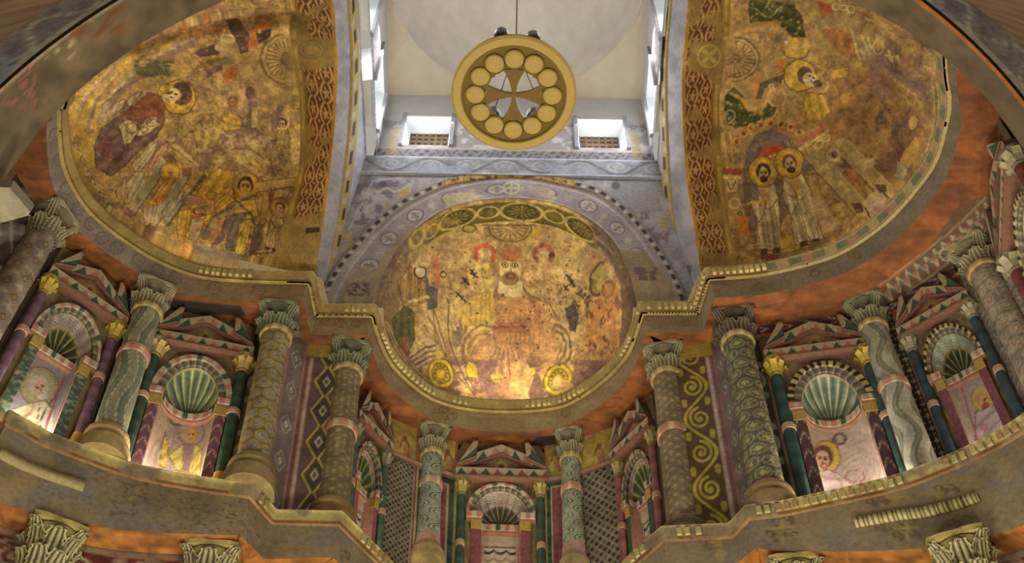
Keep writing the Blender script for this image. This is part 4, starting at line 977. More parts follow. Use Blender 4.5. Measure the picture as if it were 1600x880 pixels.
    cc[0] *= .6; cc[-1] *= .55
    mb.grid(np.stack(rows), np.stack(cc).reshape(-1, 3)); mb.build('archivolt', 'fresco', root)
    # pilasters beside the opening and the impost moulding that runs into the recess
    for sd in (-1, 1):
        uc = .5 + sd * (ow + .055)
        slab(fr, [(uc - .052, zb), (uc + .052, zb), (uc + .052, Z['imp'] - .16), (uc - .052, Z['imp'] - .16)], 0, .06, 8, 60, lambda a_, b_, f=cols['pil']: f(b_ * 12, np.clip((a_ / max(a_.max(), 1e-6)), 0, 1)), side=rgb(170, 128, 110)).build('pilaster', 'fresco', root)
        slab(fr, [(uc - .06, Z['imp'] - .16), (uc + .06, Z['imp'] - .16), (uc + .06, Z['imp']), (uc - .06, Z['imp'])], 0, .075, 3, 3, p_plain(rgb(184, 152, 70)), side=rgb(150, 120, 60)).build('pilaster_cap', 'fresco', root)
    ip = np.vstack([[(.5 - ax, .07)], [(.5 - ow, .07)], np.stack([path[:, 0], path[:, 1] + .06], -1)[1:-1], [(.5 + ow, .07)], [(.5 + ax, .07)]]); ip = resample(ip, 70)
    rows = [fr(ip[:, 0], np.full(70, z_), ip[:, 1] + o_) for z_, o_ in ((Z['imp'], -.08), (Z['imp'], 0.0), (Z['imp'] + .035, .01), (Z['imp'] + .04, .025), (Z['imp'] + .14, .03), (Z['imp'] + .15, -.1))]
    sg_ = cols.get('imp', p_seg((PINK, WHITE, PINK, WHITE, GREEN, WHITE), 1.0))(np.linspace(0, 22, 70), np.full(70, .5)); pk = full(np.zeros(70), rgb(156, 112, 86))
    mb = MB(); mb.grid(np.stack(rows), np.stack([pk * .8, pk, pk, sg_, sg_, full(np.zeros(70), WHITE)]).reshape(-1, 3)); mb.build('impost_moulding', 'fresco', root)
    # colonettes
    for sd in (-1, 1):
        uc = .5 + sd * .445; rc = Z['rc']; cz = Z['capz']; a0 = fr(uc, zb, .05); a1 = fr(uc, cz, .05)
        f = lambda z_: fr(uc, z_, .05)
        lathe(a0, a1, [(.01, 0), (rc * 1.4, 0), (rc * 1.35, .22), (rc * 1.15, .3), (rc * 1.1, .36)], 12, rgb(186, 146, 72)).build('colonette_base', 'fresco', root)
        hb = .34; Lc = cz - zb - hb; prof = [(rc, hb + Lc * k_) for k_ in np.linspace(0, 1, 24)]; pc = cols['colonette']; colr = np.array([pc * (1 + .12 * math.sin(i * 2.1)) for i in range(24)])
        lathe(a0, a1, prof, 14, colr).build('colonette_shaft', 'fresco', root)
        zc = Lc * .56 + hb; lathe(a0, a1, [(rc * .9, zc), (rc * 1.18, zc), (rc * 1.22, zc + .05), (rc * 1.18, zc + .10), (rc * .9, zc + .10)], 14, rgb(190, 148, 120)).build('colonette_collar', 'fresco', root)
        mb = lathe(a1, a1 + (a1 - a0), [(rc * 1.0, 0), (rc * 1.15, .03), (rc * 1.0, .06), (rc * 1.3, .2), (rc * 1.9, .29), (rc * 1.9, .33), (.01, .33)], 14, cols['cap'] * .85)
        for q_ in range(7):
            an = q_ * 2 * math.pi / 7; dx, dy = math.cos(an), math.sin(an); tx, ty = -dy * rc * .5, dx * rc * .5; p = [a1 + [dx * rc * rr_, dy * rc * rr_, h_] for rr_, h_ in ((1.05, .05), (1.35, .17), (1.9, .24), (2.2, .2))]
            V = [pp + s_ * np.array([tx, ty, 0]) * w_ for pp, w_ in zip(p, (1, 1.2, 1, .3)) for s_ in (-1, 1)]; mb.add(V, [(0, 1, 3, 2), (2, 3, 5, 4), (4, 5, 7, 6)], cols['cap'] * 1.1)
        mb.build('colonette_capital', 'fresco', root)
    # broken pediment with horned corners
    z0, z1 = Z['ped0'], Z['ped1']; h = z1 - z0; tri = cols.get('tri', p_tri((GREEN, PINK), rgb(184, 164, 128), 1.3)); rake = cols.get('rake', p_tri((PINK, GREEN), rgb(184, 164, 128), 1.35))
    slab(fr, [(-.02, z0), (1.02, z0), (1.02, z0 + .24 * h), (-.02, z0 + .24 * h)], -.02, .14, 110, 9, tri, .9).build('pediment_cornice', 'fresco', root)
    slab(fr, [(-.03, z0 - .035), (1.03, z0 - .035), (1.03, z0), (-.03, z0)], -.02, .16, 12, 2, p_plain(rgb(138, 96, 68))).build('pediment_fillet', 'fresco', root)
    mb = MB(); tyq = [(.06, z0 + .24 * h), (.94, z0 + .24 * h), (.5, z1 - .1 * h)]; pt = fr(np.array([q_[0] for q_ in tyq]), np.array([q_[1] for q_ in tyq]), .04)
    UU, VV = np.meshgrid(np.linspace(0, 1, 40), np.linspace(0, 1, 12)); ul = .06 + .44 * VV; q_u = ul + (1 - 2 * ul) * UU; q_z = z0 + .24 * h + VV * .62 * h
    P = fr(q_u, q_z, .03); rr = np.sqrt(((q_u - .5) * W / .09) ** 2 + ((q_z - z0 - .48 * h) / .11) ** 2); C = full(rr, cols.get('tymp', rgb(166, 136, 96))); C = over(C, band(rr - .8, .4), cols.get('ros', rgb(190, 164, 96))); C = over(C, disc(rr, .35), rgb(110, 76, 64))
    C = over(C, (fbm(q_u * 24, q_z * 14, 3) > .6) * .4, rgb(130, 90, 70)); grid('tympanum', P, 'fresco', root, C, smooth=False)
    for sd in (-1, 1):
        e = lambda u_: .5 + sd * u_
        Q = [(e(.50), z0 + .24 * h), (e(.0), z1 - .22 * h), (e(.0), z1), (e(.30), z0 + .70 * h)]
        Q = [(e(.46), z0 + .26 * h), (e(.0), z0 + .74 * h), (e(.0), z1), (e(.40), z0 + .60 * h)]
        if sd > 0: Q = [Q[1], Q[0], Q[3], Q[2]]
        slab(fr, Q, -.02, .12, 60, 8, rake, .8).build('raking_cornice', 'fresco', root)
        Q = [(e(.52), z0 + .22 * h), (e(.29), z0 + .50 * h), (e(.27), z1 + .02 * h), (e(.31), z1 + .04 * h)]
        if sd > 0: Q = [Q[1], Q[0], Q[3], Q[2]]
        slab(fr, Q, -.02, .16, 14, 14, edged(p_tri((GREEN, PINK), rgb(176, 150, 116), .7), rgb(190, 158, 124), .14, rgb(120, 80, 62)), 1.0).build('corner_horn', 'fresco', root)
    # small uplighter lying on the ledge at the foot of the niche
    p, q = fr(.5, zb + .07, .06), fr(.5, zb + 1.1, -.2); area('niche_uplighter', p, q, .5 * W, .06, lamp, (1.0, .90, .78))
    adopt(root); return root
FR = lambda i: Frame(VX[i], VX[i + 1])
# ------------------------------------------------------------------ painted figures (drawn where the photograph shows them, on the surface itself)
SKIN = rgb(196, 158, 104); LINE = rgb(74, 50, 34)
def loc(x, y, rot, s):
    c, n = math.cos(rot), math.sin(rot); return lambda pts: [(x + (u * c - v * n) * s, y + (u * n + v * c) * s) for u, v in pts]
def head(cv, x, y, r, rot=0., skin=SKIN, hair=rgb(72, 48, 34), beard=None, halo=None, hr=1.95, hline=rgb(120, 82, 40), hw=None):
    f = loc(x, y, rot, r)
    if halo is not None:
        hx, hy = f([(0, -.15)])[0]; cv.el(hx, hy, r * hr, r * hr, halo, 0, 1); cv.ring(hx, hy, r * hr, r * hr, max(1.6, r * .16), hline); cv.ring(hx, hy, r * hr * .86, r * hr * .86, 1.2, hline, a=.5)
    (hx, hy), (fx, fy) = f([(0, -.22), (0, .1)])
    cv.el(hx, hy, r * .98, r * 1.08, hair, rot); cv.el(fx, fy, r * .66, r * .92, skin, rot)
    if beard is not None:
        bx, by = f([(0, .82)])[0]; cv.el(bx, by, r * .56, r * .48, beard, rot)
    for e in (-1, 1):
        (ex, ey), = f([(e * .26, -.02)]); cv.el(ex, ey, max(1.1, r * .15), max(.9, r * .10), LINE, rot); cv.ln(f([(e * .10, -.22), (e * .44, -.20)]), max(1., r * .09), LINE, .9)
    cv.ln(f([(.02, -.1), (.08, .32), (-.04, .36)]), max(.9, r * .08), LINE, .7); cv.ln(f([(-.2, .58), (.2, .58)]), max(.9, r * .09), rgb(136, 66, 48), .8)
def robe(cv, pts, col, folds=(), line=LINE, w=1.4, a=1.):
    cv.poly(pts, col, a); cv.folds(pts, 3.2, np.asarray(col) * .66, np.minimum(np.asarray(col) * 1.16, .9), int(abs(pts[0][0])) % 97, .5); cv.ln(list(pts) + [pts[0]], w, line, .55)
    for q in folds: cv.ln(q, w, line, .6, 4)
def pleats(cv, p0, p1, q0, q1, n, col, w=1.5, a=.6):
    for k in range(n):
        t = (k + .5) / n; cv.ln([(p0[0] + (p1[0] - p0[0]) * t, p0[1] + (p1[1] - p0[1]) * t), (q0[0] + (q1[0] - q0[0]) * t, q0[1] + (q1[1] - q0[1]) * t)], w, col, a)
# backs of the niches
def nuz(cv, path, zb, zs):
    n = cv.shape; u = np.broadcast_to(path[:, 0], n).ravel(); d = np.broadcast_to(path[:, 1], n).ravel(); z = np.broadcast_to(np.linspace(zb, zs, n[0])[:, None], n).ravel(); return u, d, z
def back_curtain(cv, fr, path, zb, zs):
    u, d, z = nuz(cv, path, zb, zs); ow = path[:, 0].max() - .5; on = d < path[:, 1].min() * .92; q = (u - .5) / ow; top = zs - .30; c = cv.c
    c[:] = over(c, np.ones_like(u), rgb(176, 128, 108)); c[:] = over(c, on * 1., rgb(206, 190, 160)); e = np.minimum(1 - np.abs(q), (top - z) / .3)
    for lo, hi, cl in ((-9, 0.0, rgb(196, 176, 150)), (0, .06, rgb(150, 84, 70)), (.06, .12, WHITE), (.12, .16, DARK)): c[:] = over(c, (on & (e >= lo) & (e < hi)) * 1., cl)
    ins = on & (e > .16); sw = np.abs(((q * 1.6 + .5) % 1) - .5) * 2; y_ = (top - z)
    for k, cl in ((.10, DARK), (.17, WHITE), (.24, rgb(150, 120, 100)), (.31, WHITE)): c[:] = over(c, ins * band(y_ - k - .06 * (1 - sw ** 2), .045, .02), cl)
    c[:] = over(c, ins * (y_ > .34) * band(np.abs(((q * 1.6) % 1) - .5) - .5, .10) * .7, rgb(90, 64, 54))
    yy = ((y_ - .34) % .42) - .21; xx = (((q * 1.6 + .5) % 1) - .5) * .3; r = np.sqrt(xx ** 2 + yy ** 2); c[:] = over(c, ins * (y_ > .34) * band(r - .055, .03, .02), rgb(112, 78, 70)); c[:] = over(c, ins * (y_ > .34) * disc(r, .02, .01), rgb(150, 60, 50))
def back_n0(cv, *a):
    cv.poly([(30, 545), (92, 556), (160, 620), (110, 690), (-10, 640)], rgb(146, 136, 134)); head(cv, 62, 606, 15, -.35, rgb(198, 160, 124), rgb(186, 172, 150), rgb(196, 186, 168), rgb(164, 152, 112), 2.0, rgb(120, 96, 70))
    robe(cv, [(48, 630), (20, 640), (0, 668), (-20, 700), (40, 730), (70, 680), (82, 640), (70, 626)], rgb(206, 184, 140)); cv.poly([(66, 630), (84, 640), (76, 700), (56, 690)], rgb(206, 190, 160)); cv.poly([(0, 655), (30, 645), (36, 672), (20, 690)], rgb(196, 128, 96)); cv.poly([(40, 668), (64, 664), (60, 690), (34, 690)], rgb(192, 120, 90))
    cv.ln([(80, 625), (66, 652), (56, 690)], 2, rgb(70, 56, 52)); cv.ln([(62, 632), (58, 660)], 2, rgb(120, 96, 70)); cv.ln([(100, 590), (60, 700)], 3.5, rgb(150, 96, 96)); pleats(cv, (30, 645), (50, 640), (10, 700), (44, 710), 5, rgb(130, 96, 60))
def back_n2(cv, *a):
    for k in range(5): cv.ln([(225 + k * 14, 735), (245 + k * 8, 690), (300 - k * 4, 655), (330, 650 + k * 4)], 3, rgb(140, 122, 124), .6, 5)
    cv.ring(275, 655, 9, 9, 4, rgb(100, 88, 90)); cv.el(299, 676, 20, 20, rgb(160, 140, 120), 0, .8); cv.ring(299, 676, 20, 20, 2, rgb(120, 104, 104)); head(cv, 299, 680, 11, .1, rgb(202, 156, 84), rgb(186, 140, 72))
    robe(cv, [(286, 694), (264, 712), (276, 736), (312, 742), (316, 702), (306, 694)], rgb(204, 182, 92)); cv.poly([(286, 694), (304, 694), (296, 738), (284, 735)], rgb(150, 112, 112)); robe(cv, [(258, 676), (264, 700), (258, 732), (250, 728), (252, 700)], rgb(206, 172, 84)); pleats(cv, (288, 700), (312, 704), (284, 738), (310, 740), 4, rgb(150, 120, 60))
def back_s1(cv, *a):
    for k in range(6): cv.ring(1345, 740, 10 + k * 11, 7 + k * 8, 1.6, rgb(150, 124, 118), -.4, .5)
    cv.ring(1312, 686, 9, 8, 4, rgb(104, 96, 100)); cv.el(1290, 715, 23, 26, rgb(208, 180, 84), .2); cv.ring(1290, 715, 23, 26, 2.5, rgb(160, 120, 66), .2); head(cv, 1285, 718, 17, .05, rgb(206, 172, 138), rgb(112, 74, 60)); cv.ring(1288, 728, 5, 4, 2, rgb(172, 76, 56))
    robe(cv, [(1270, 738), (1296, 734), (1330, 752), (1372, 750), (1372, 780), (1262, 790)], rgb(202, 176, 164)); cv.ln([(1300, 738), (1316, 760), (1310, 775)], 2, rgb(160, 120, 110), .7, 4); cv.ring(1336, 745, 15, 10, 2, rgb(164, 110, 96))
def back_s0(cv, *a):
    cv.poly([(1505, 600), (1560, 582), (1600, 650), (1530, 690)], rgb(178, 164, 150)); cv.el(1536, 622, 18, 20, rgb(202, 172, 104)); cv.ring(1536, 622, 18, 20, 2, rgb(168, 134, 90)); head(cv, 1537, 626, 11, -.35, rgb(204, 164, 108), rgb(190, 150, 84), rgb(160, 84, 60))
    robe(cv, [(1524, 644), (1552, 634), (1586, 660), (1540, 690), (1524, 690)], rgb(190, 172, 168)); cv.ln([(1498, 590), (1528, 690)], 3, rgb(176, 116, 104)); cv.ln([(1500, 596), (1562, 580)], 3, rgb(176, 116, 104)); cv.el(1538, 668, 6, 6, rgb(196, 120, 110), 0, .6)

# ------------------------------------------------------------------ wall panels between the niches
wn, w_e, ws = WALL['wall_north'], WALL['wall_east'], WALL['wall_south']
def top_of(fr): return ZB + .01
MED = rgb(122, 100, 70)
def full_panel(i, pat, parent, **k):
    fr = FR(i); return panel(fr, pat, fr.zb() - .05, ZB + .01, 'painted_panel', parent, **k)
full_panel(0, p_plain(MED), wn, nz=20); full_panel(1, p_braid(rgb(70, 52, 44), rgb(122, 110, 100), rgb(160, 148, 124), .4), wn)
full_panel(3, edged(p_braid(rgb(46, 40, 38), rgb(118, 108, 96), rgb(158, 146, 118), .55), rgb(160, 124, 104), .1), wn, nu=40, nz=170)
full_panel(5, p_scroll(rgb(84, 70, 56), rgb(150, 136, 100), .7), wn)
full_panel(6, edged(p_diamond(rgb(120, 100, 92), rgb(160, 146, 124), .5, rgb(100, 110, 96), CREAM), rgb(152, 112, 98), .12), wn, nz=150)
fr = FR(7); panel(fr, edged(p_diamond(rgb(104, 76, 70), rgb(176, 152, 66), 1.02, rgb(66, 60, 44), rgb(178, 160, 128)), rgb(180, 146, 128), .16, rgb(120, 82, 72)), fr.zb(), 13.92, 'painted_panel', w_e, nu=50, nz=190); panel(fr, p_plain(rgb(170, 142, 62)), 13.9, ZB + .01, 'painted_panel', w_e, nz=12)
full_panel(8, p_plain(rgb(96, 82, 60)), w_e, nz=30)
for i, sd in ((10, 1), (14, -1)):
    fr = FR(i); panel(fr, edged(p_lattice(rgb(74, 62, 50), rgb(160, 148, 118), 2.4, rgb(150, 136, 108)), rgb(176, 146, 120), .09, rgb(140, 70, 60)), fr.zb(), 13.42, 'painted_panel', w_e, nu=60, nz=230)
for i in (11, 13):
    fr = FR(i); L = (13.42 - fr.zb()) / fr.W; panel(fr, p_inset(p_marble(GREEN, DGREEN, 3), p_marble(rgb(148, 88, 84), rgb(126, 70, 70), 5), rgb(186, 164, 110), .24, .05, L), fr.zb(), 13.42, 'painted_panel', w_e, nu=40, nz=190)
def yfig(cv):
    for (px, py) in ((632, 700), (700, 722), (868, 722), (936, 712)):
        cv.ln([(px - 8, py + 16), (px - 6, py - 4), (px, py - 14), (px + 7, py - 2), (px + 6, py + 14)], 2.5, rgb(118, 84, 50), .8, 4); cv.el(px, py - 14, 4, 5, rgb(150, 96, 66)); cv.el(px + 4, py + 4, 6, 8, rgb(176, 110, 72), 0, .6); cv.el(px - 6, py + 8, 4, 9, rgb(206, 182, 96), 0, .7)
for i in (10, 11, 13, 14):
    fr = FR(i); panel(fr, edged(p_marble(rgb(184, 158, 78), rgb(160, 130, 74), 4), rgb(160, 104, 76), .07), 13.45, ZB + .01, 'painted_panel', w_e, nu=50, nz=40, paint=yfig, u0=0, u1=1)
    slab(fr, [(0, 13.40), (1, 13.40), (1, 13.47), (0, 13.47)], 0, .04, 4, 2, p_plain(rgb(176, 132, 110))).build('panel_fillet', 'fresco', w_e)
full_panel(16, p_plain(rgb(96, 82, 60)), w_e, nz=30)
fr = FR(17); panel(fr, edged(p_scroll(rgb(92, 70, 44), rgb(180, 156, 66), .95), rgb(176, 148, 132), .17, rgb(120, 88, 84)), fr.zb(), 13.92, 'painted_panel', w_e, nu=50, nz=200); panel(fr, p_plain(rgb(172, 144, 60)), 13.9, ZB + .01, 'painted_panel', w_e, nz=12)
full_panel(18, edged(p_diamond(rgb(116, 98, 92), rgb(158, 138, 122), .5, rgb(84, 96, 84), CREAM), rgb(140, 96, 88), .14), ws, nz=150)
full_panel(19, edged(p_scroll(rgb(60, 58, 48), rgb(150, 140, 112), .8), rgb(150, 112, 92), .08), ws, nz=150)
full_panel(21, edged(p_fret(rgb(58, 54, 44), rgb(168, 156, 112), 4.0, 5), rgb(160, 118, 96), .07), ws, nu=50, nz=170)
full_panel(23, p_rosette(rgb(130, 116, 102), rgb(172, 158, 134), rgb(170, 100, 90), 3, 2.2), ws, nz=150); 
# dark leaf frieze between the wooden cornice and the south niches
for i in (19, 20, 21, 22):
    fr = FR(i); slab(fr, [(0, 14.0), (1, 14.0), (1, ZB + .01), (0, ZB + .01)], 0, .05, 60, 8, p_chev(rgb(92, 62, 56), rgb(128, 112, 96), .8), .8, rgb(150, 92, 46)).build('leaf_frieze', 'fresco', ws)

# ------------------------------------------------------------------ niches
SEG1 = p_seg((rgb(190, 134, 112), WHITE, rgb(190, 134, 112), WHITE, rgb(76, 94, 72), WHITE), 1.3); SEGY = p_seg((rgb(176, 150, 84), DARK, rgb(200, 178, 120), DARK), 2.0)
zig = lambda c1, c2: p_chev(c1, c2, .5)
sh_green = (9, rgb(104, 116, 88), rgb(190, 176, 116), rgb(176, 150, 112)); sh_dark = (8, rgb(62, 72, 44), rgb(168, 152, 84), rgb(158, 142, 92)); sh_pale = (9, rgb(112, 124, 104), rgb(188, 180, 140), rgb(182, 150, 120)); sh_e0 = (9, rgb(84, 74, 58), rgb(160, 144, 110), rgb(176, 146, 124)); sh_es = (8, rgb(82, 98, 64), rgb(176, 160, 88), rgb(190, 160, 132))
niche('square niche with a white-bearded saint, leftmost of the north apse', FR(2), 'square', back_n0, dict(colonette=rgb(120, 88, 98), cap=rgb(186, 160, 70), pil=p_marble(rgb(70, 92, 70), rgb(160, 150, 128), 4, 3), arch=SEG1), sh_dark, lamp=7.0)
niche('round niche with a yellow-robed saint under a pale green shell, north apse', FR(4), 'round', back_n2, dict(colonette=rgb(58, 76, 58), cap=rgb(178, 152, 92), pil=zig(rgb(126, 80, 90), rgb(160, 112, 104)), arch=SEG1), sh_green)
niche('curtain niche at the left end of the central apse', FR(9), 'square', back_curtain, dict(colonette=rgb(82, 104, 84), cap=rgb(150, 138, 104), pil=p_marble(rgb(160, 96, 92), rgb(150, 84, 84), 3), arch=p_tri((PINK, GREEN), rgb(176, 152, 120), .9), imp=p_seg((PINK, WHITE, GREEN, WHITE), .7)), sh_es, z=dict(sf=.8, rc=.05))
niche('curtain niche in the middle of the central apse', FR(12), 'square', back_curtain, dict(colonette=rgb(66, 86, 68), cap=rgb(166, 148, 86), pil=p_marble(rgb(150, 88, 86), rgb(132, 70, 76), 3), arch=p_tri((rgb(180, 116, 98), rgb(92, 104, 74)), WHITE, .5), tymp=rgb(150, 128, 96), tri=p_tri((GREEN, rgb(150, 84, 74)), rgb(180, 160, 126), 1.1), leafbg=rgb(112, 96, 92), leaf=rgb(178, 162, 136)), sh_e0, z=dict(spr=12.70, imp=12.56, top=13.30, rc=.052))
niche('curtain niche at the right end of the central apse', FR(15), 'square', back_curtain, dict(colonette=rgb(150, 96, 92), cap=rgb(170, 150, 96), pil=p_marble(rgb(70, 96, 72), rgb(60, 84, 64), 3), arch=p_tri((PINK, GREEN), rgb(176, 152, 120), .9), imp=p_seg((PINK, WHITE, GREEN, WHITE), .7)), sh_es, z=dict(sf=.8, rc=.05))
niche('round niche with a dark-haired haloed face under a green shell, south apse', FR(20), 'round', back_s1, dict(colonette=rgb(56, 78, 70), cap=rgb(184, 158, 66), pil=zig(rgb(96, 66, 72), rgb(130, 96, 92)), arch=SEGY, arch_in=rgb(122, 110, 100), imp=SEG1), sh_pale, figure_base=rgb(194, 174, 154), lamp=20.0)
niche('square niche with a faded golden saint, rightmost of the south apse', FR(22), 'square', back_s0, dict(colonette=rgb(58, 74, 76), cap=rgb(158, 146, 112), pil=p_marble(rgb(128, 76, 84), rgb(150, 92, 92), 4, 5), arch=SEGY, leafbg=rgb(118, 124, 108), leaf=rgb(176, 176, 150)), (8, rgb(62, 68, 48), rgb(160, 148, 96), rgb(150, 130, 92)), figure_base=rgb(184, 166, 146))

niche('niche at the right edge of the picture behind the rose-roundel column', FR(24), 'square', back_s0, dict(colonette=rgb(120, 60, 54), cap=rgb(158, 146, 112), pil=p_seg((rgb(150, 70, 58), WHITE), .5), arch=SEGY), sh_dark)
# ------------------------------------------------------------------ columns of the upper register
def ucol(px, py, label, r, pat, kind, ang, **k):
    t = U(px, py); b = t + np.array([shear(t[0]) * 3.2, 0]); column(label, t, b, ZB, float(zL(b[0])), r, pat, kind, ang, group='painted columns of the upper register', **k)
ucol(82, 342, 'purple-grey patterned column leftmost in the north apse', .2, p_fret(rgb(140, 122, 104), rgb(164, 148, 120), 1.6, 7), 'pale', -.4, hcap=.55, ring=False, basec=rgb(140, 120, 92))
ucol(240, 458, 'grey-green wave-veined column between the two north apse niches', .185, p_wave(rgb(146, 138, 110), rgb(108, 116, 92), rgb(130, 124, 104), 5, .22, .05), 'pale', -1.1, collar=.58, basec=rgb(164, 138, 88))
ucol(437, 493, 'ochre scale-patterned column beside the left pier', .19, p_scale(rgb(126, 106, 66), rgb(164, 144, 86), rgb(132, 120, 96), 6, 1.5), 'green', -1.5, basec=rgb(142, 120, 78))
ucol(546, 552, 'finely speckled stout column at the left corner of the central apse', .195, p_fret(rgb(126, 110, 76), rgb(160, 142, 92), 4.0, 14), 'green', -1.3, collar=.5, basec=rgb(146, 120, 74))
ucol(677, 677, 'green and white wavy column left of the middle niche', .15, p_wave(rgb(150, 152, 124), rgb(66, 84, 68), rgb(190, 184, 156), 4, .8, .09), 'pale', -1.3, collar=.58, hbase=1.5, basec=rgb(160, 136, 84))
ucol(890, 683, 'green and white wavy column right of the middle niche', .14, p_wave(rgb(150, 150, 120), rgb(70, 86, 66), rgb(186, 178, 148), 4, .8, .09), 'pale', -1.8, collar=.58, hbase=1.5, basec=rgb(160, 136, 90))
ucol(1038, 558, 'finely speckled stout column at the right corner of the central apse', .195, p_fret(rgb(134, 116, 88), rgb(166, 148, 104), 4.0, 14), 'pale', -1.8, collar=.55, basec=rgb(134, 114, 82))
ucol(1146, 503, 'rosette-patterned column beside the right pier', .2, p_rosette(rgb(96, 92, 70), rgb(168, 156, 112), rgb(186, 166, 84), 5, 1.5, 8), 'dark', -1.7, basec=rgb(150, 124, 86))
ucol(1352, 482, 'pale wavy column between the two south apse niches', .18, p_wave(rgb(172, 166, 144), rgb(112, 118, 98), rgb(150, 140, 120), 5, .3, .07), 'green', -2.1, collar=.55, basec=rgb(158, 134, 96))
ucol(1522, 394, 'rose-roundel column rightmost in the south apse', .2, p_rosette(rgb(140, 124, 108), rgb(172, 156, 130), rgb(176, 104, 92), 5, 1.3, 5), 'pale', -2.5, basec=rgb(150, 128, 96))

# ------------------------------------------------------------------ great columns of the lower register, capitals in view
bench = offset(low, -.10); P = strip([(offset(low, -.34), 4.6), (offset(low, .35), 4.6), (offset(low, .35), -CZ)])
grid('trim_3', P, 'stone', None, rgb(140, 122, 96), kind='structure', smooth=False, label='stone bench ledge carrying the lower columns')
for px, py, r, ang, lab in ((86, 838, .215, -1.1, 'pale lower column with deeply carved leafy capital at the lower left corner'), (333, 874, .215, -1.5, 'pale lower column with carved leafy capital below the left niches'),
                            (1240, 893, .20, -1.7, 'pale lower column with carved leafy capital below the right niches'), (1500, 858, .205, -2.0, 'pale lower column with deeply carved leafy capital at the lower right corner')):
    z = float(zF(atz(px, py, 9.6)[0])) - .02; t = atz(px, py, z)[:2]; column(lab, t, t, z, 4.6, r, p_marble(rgb(170, 158, 128), rgb(150, 136, 106), 3), 'ochre', ang, hcap=.72, hbase=.5, group='great columns of the lower register', tiers=3, ring=True)

# ------------------------------------------------------------------ chandelier
CH = np.array([-.02, 7.2, 15.66]); CRD = .835
ch = empty('chandelier', CH, 'round golden chandelier with cross and twelve discs hanging below the dome', 'chandelier')
def annulus(r0, r1, z0, z1, n=96, bev=.0):
    an = np.linspace(0, 2 * math.pi, n, endpoint=False); pr = [(r0, z0), (r1 - bev, z0), (r1, z0 + bev), (r1, z1), (r0, z1), (r0, z0)]
    return np.array([[(CH[0] + a * math.cos(t), CH[1] + a * math.sin(t), CH[2] + b) for t in an] for a, b in pr])
mb = MB(); mb.grid(annulus(CRD * .83, CRD, -.02, .05, bev=.03), OCHRE, closed=True); mb.build('outer_ring', 'gold_paint', ch)
mb = MB(); mb.grid(annulus(CRD * .815, CRD * .845, -.03, -.005), OCHRE, closed=True); mb.build('inner_bead', 'gold_dark', ch)
# pierced plate with scalloped opening
n = 240; an = np.linspace(0, 2 * math.pi, n, endpoint=False); sc1 = CRD * (.425 + .03 * np.abs(np.cos(an * 6)) ** .6)
rows = [np.stack([CH[0] + sc1 * np.cos(an), CH[1] + sc1 * np.sin(an), np.full(n, CH[2] + z_)], -1) for z_ in (.03, .0)] + [np.stack([CH[0] + CRD * .835 * np.cos(an), CH[1] + CRD * .835 * np.sin(an), np.full(n, CH[2] + z_)], -1) for z_ in (0., .03)]
mb = MB(); mb.grid(np.stack(rows + rows[:1]), OCHRE, closed=True); mb.build('pierced_plate', 'gold_dark', ch)
for q in range(12):
    a = q * math.pi / 6 + math.pi / 2; c = CH + np.array([math.cos(a), math.sin(a), 0]) * CRD * .615; r = CRD * .160
    mb = lathe(c + [0, 0, -.03], c + [0, 0, 1], [(.001, -.028), (r * .4, -.022), (r * .8, -.012), (r * .95, 0), (r * .98, .03)], 28, OCHRE); d = mb.build('medallion', 'gold_paint', ch, smooth=True)
    lathe(c + [0, 0, -.02], c + [0, 0, 1], [(r * .97, .02), (r * .97, -.018), (r * 1.06, -.018), (r * 1.06, .02)], 28, OCHRE).build('medallion_rim', 'gold_dark', d)
for q in range(4):
    a = q * math.pi / 2; ex, ey = np.array([math.cos(a), math.sin(a), 0]), np.array([-math.sin(a), math.cos(a), 0]); L = CRD * .44; w = []
    for k in range(13):
        t = k / 12; ww = CRD * (.03 + .15 * t ** 1.9); w.append((t * L, ww))
    V = [CH + ex * x_ + ey * s_ * y_ + np.array([0, 0, z_]) for z_ in (-.025, .02) for s_ in (-1, 1) for x_, y_ in w]; F = []
    for k in range(12): F += [(k, k + 1, 13 + k + 1, 13 + k), (26 + k, 39 + k, 39 + k + 1, 26 + k + 1), (k, 26 + k, 26 + k + 1, k + 1), (13 + k, 13 + k + 1, 39 + k + 1, 39 + k)]
    F.append((12, 38, 51, 25)); mb = MB(); mb.add(V, F, OCHRE); mb.build('cross_arm', 'gold_dark', ch)
mb = lathe(CH + [0, 0, -.03], CH + [0, 0, 1], [(.001, 0), (CRD * .05, 0), (CRD * .05, .05), (.001, .05)], 20, OCHRE); mb.build('cross_centre', 'gold_dark', ch)
def rod(a, b, r, name, m, parent):
    a, b = np.asarray(a, float), np.asarray(b, float); d = (b - a) / np.linalg.norm(b - a); u = np.cross(d, (0, .3, 1.)); u = u / np.linalg.norm(u); v = np.cross(d, u); an = np.linspace(0, 2 * math.pi, 8, endpoint=False)
    P = np.stack([np.stack([p + r * (math.cos(t) * u + math.sin(t) * v) for t in an]) for p in (a, b)]); mb = MB(); mb.grid(P, rgb(40, 36, 32), closed=True); return mb.build(name, m, parent)
hub = CH + [.02, 0, 1.6]
for a in (.5, 2.3, 4.1, 5.6): rod(CH + np.array([math.cos(a), math.sin(a), 0]) * CRD * .5 + [0, 0, .02], hub, .008, 'suspension_rod', 'dark_metal', ch)
rod(hub, CH + [.02, 0, 8.86], .014, 'hanging_cable', 'lamp_metal', ch)
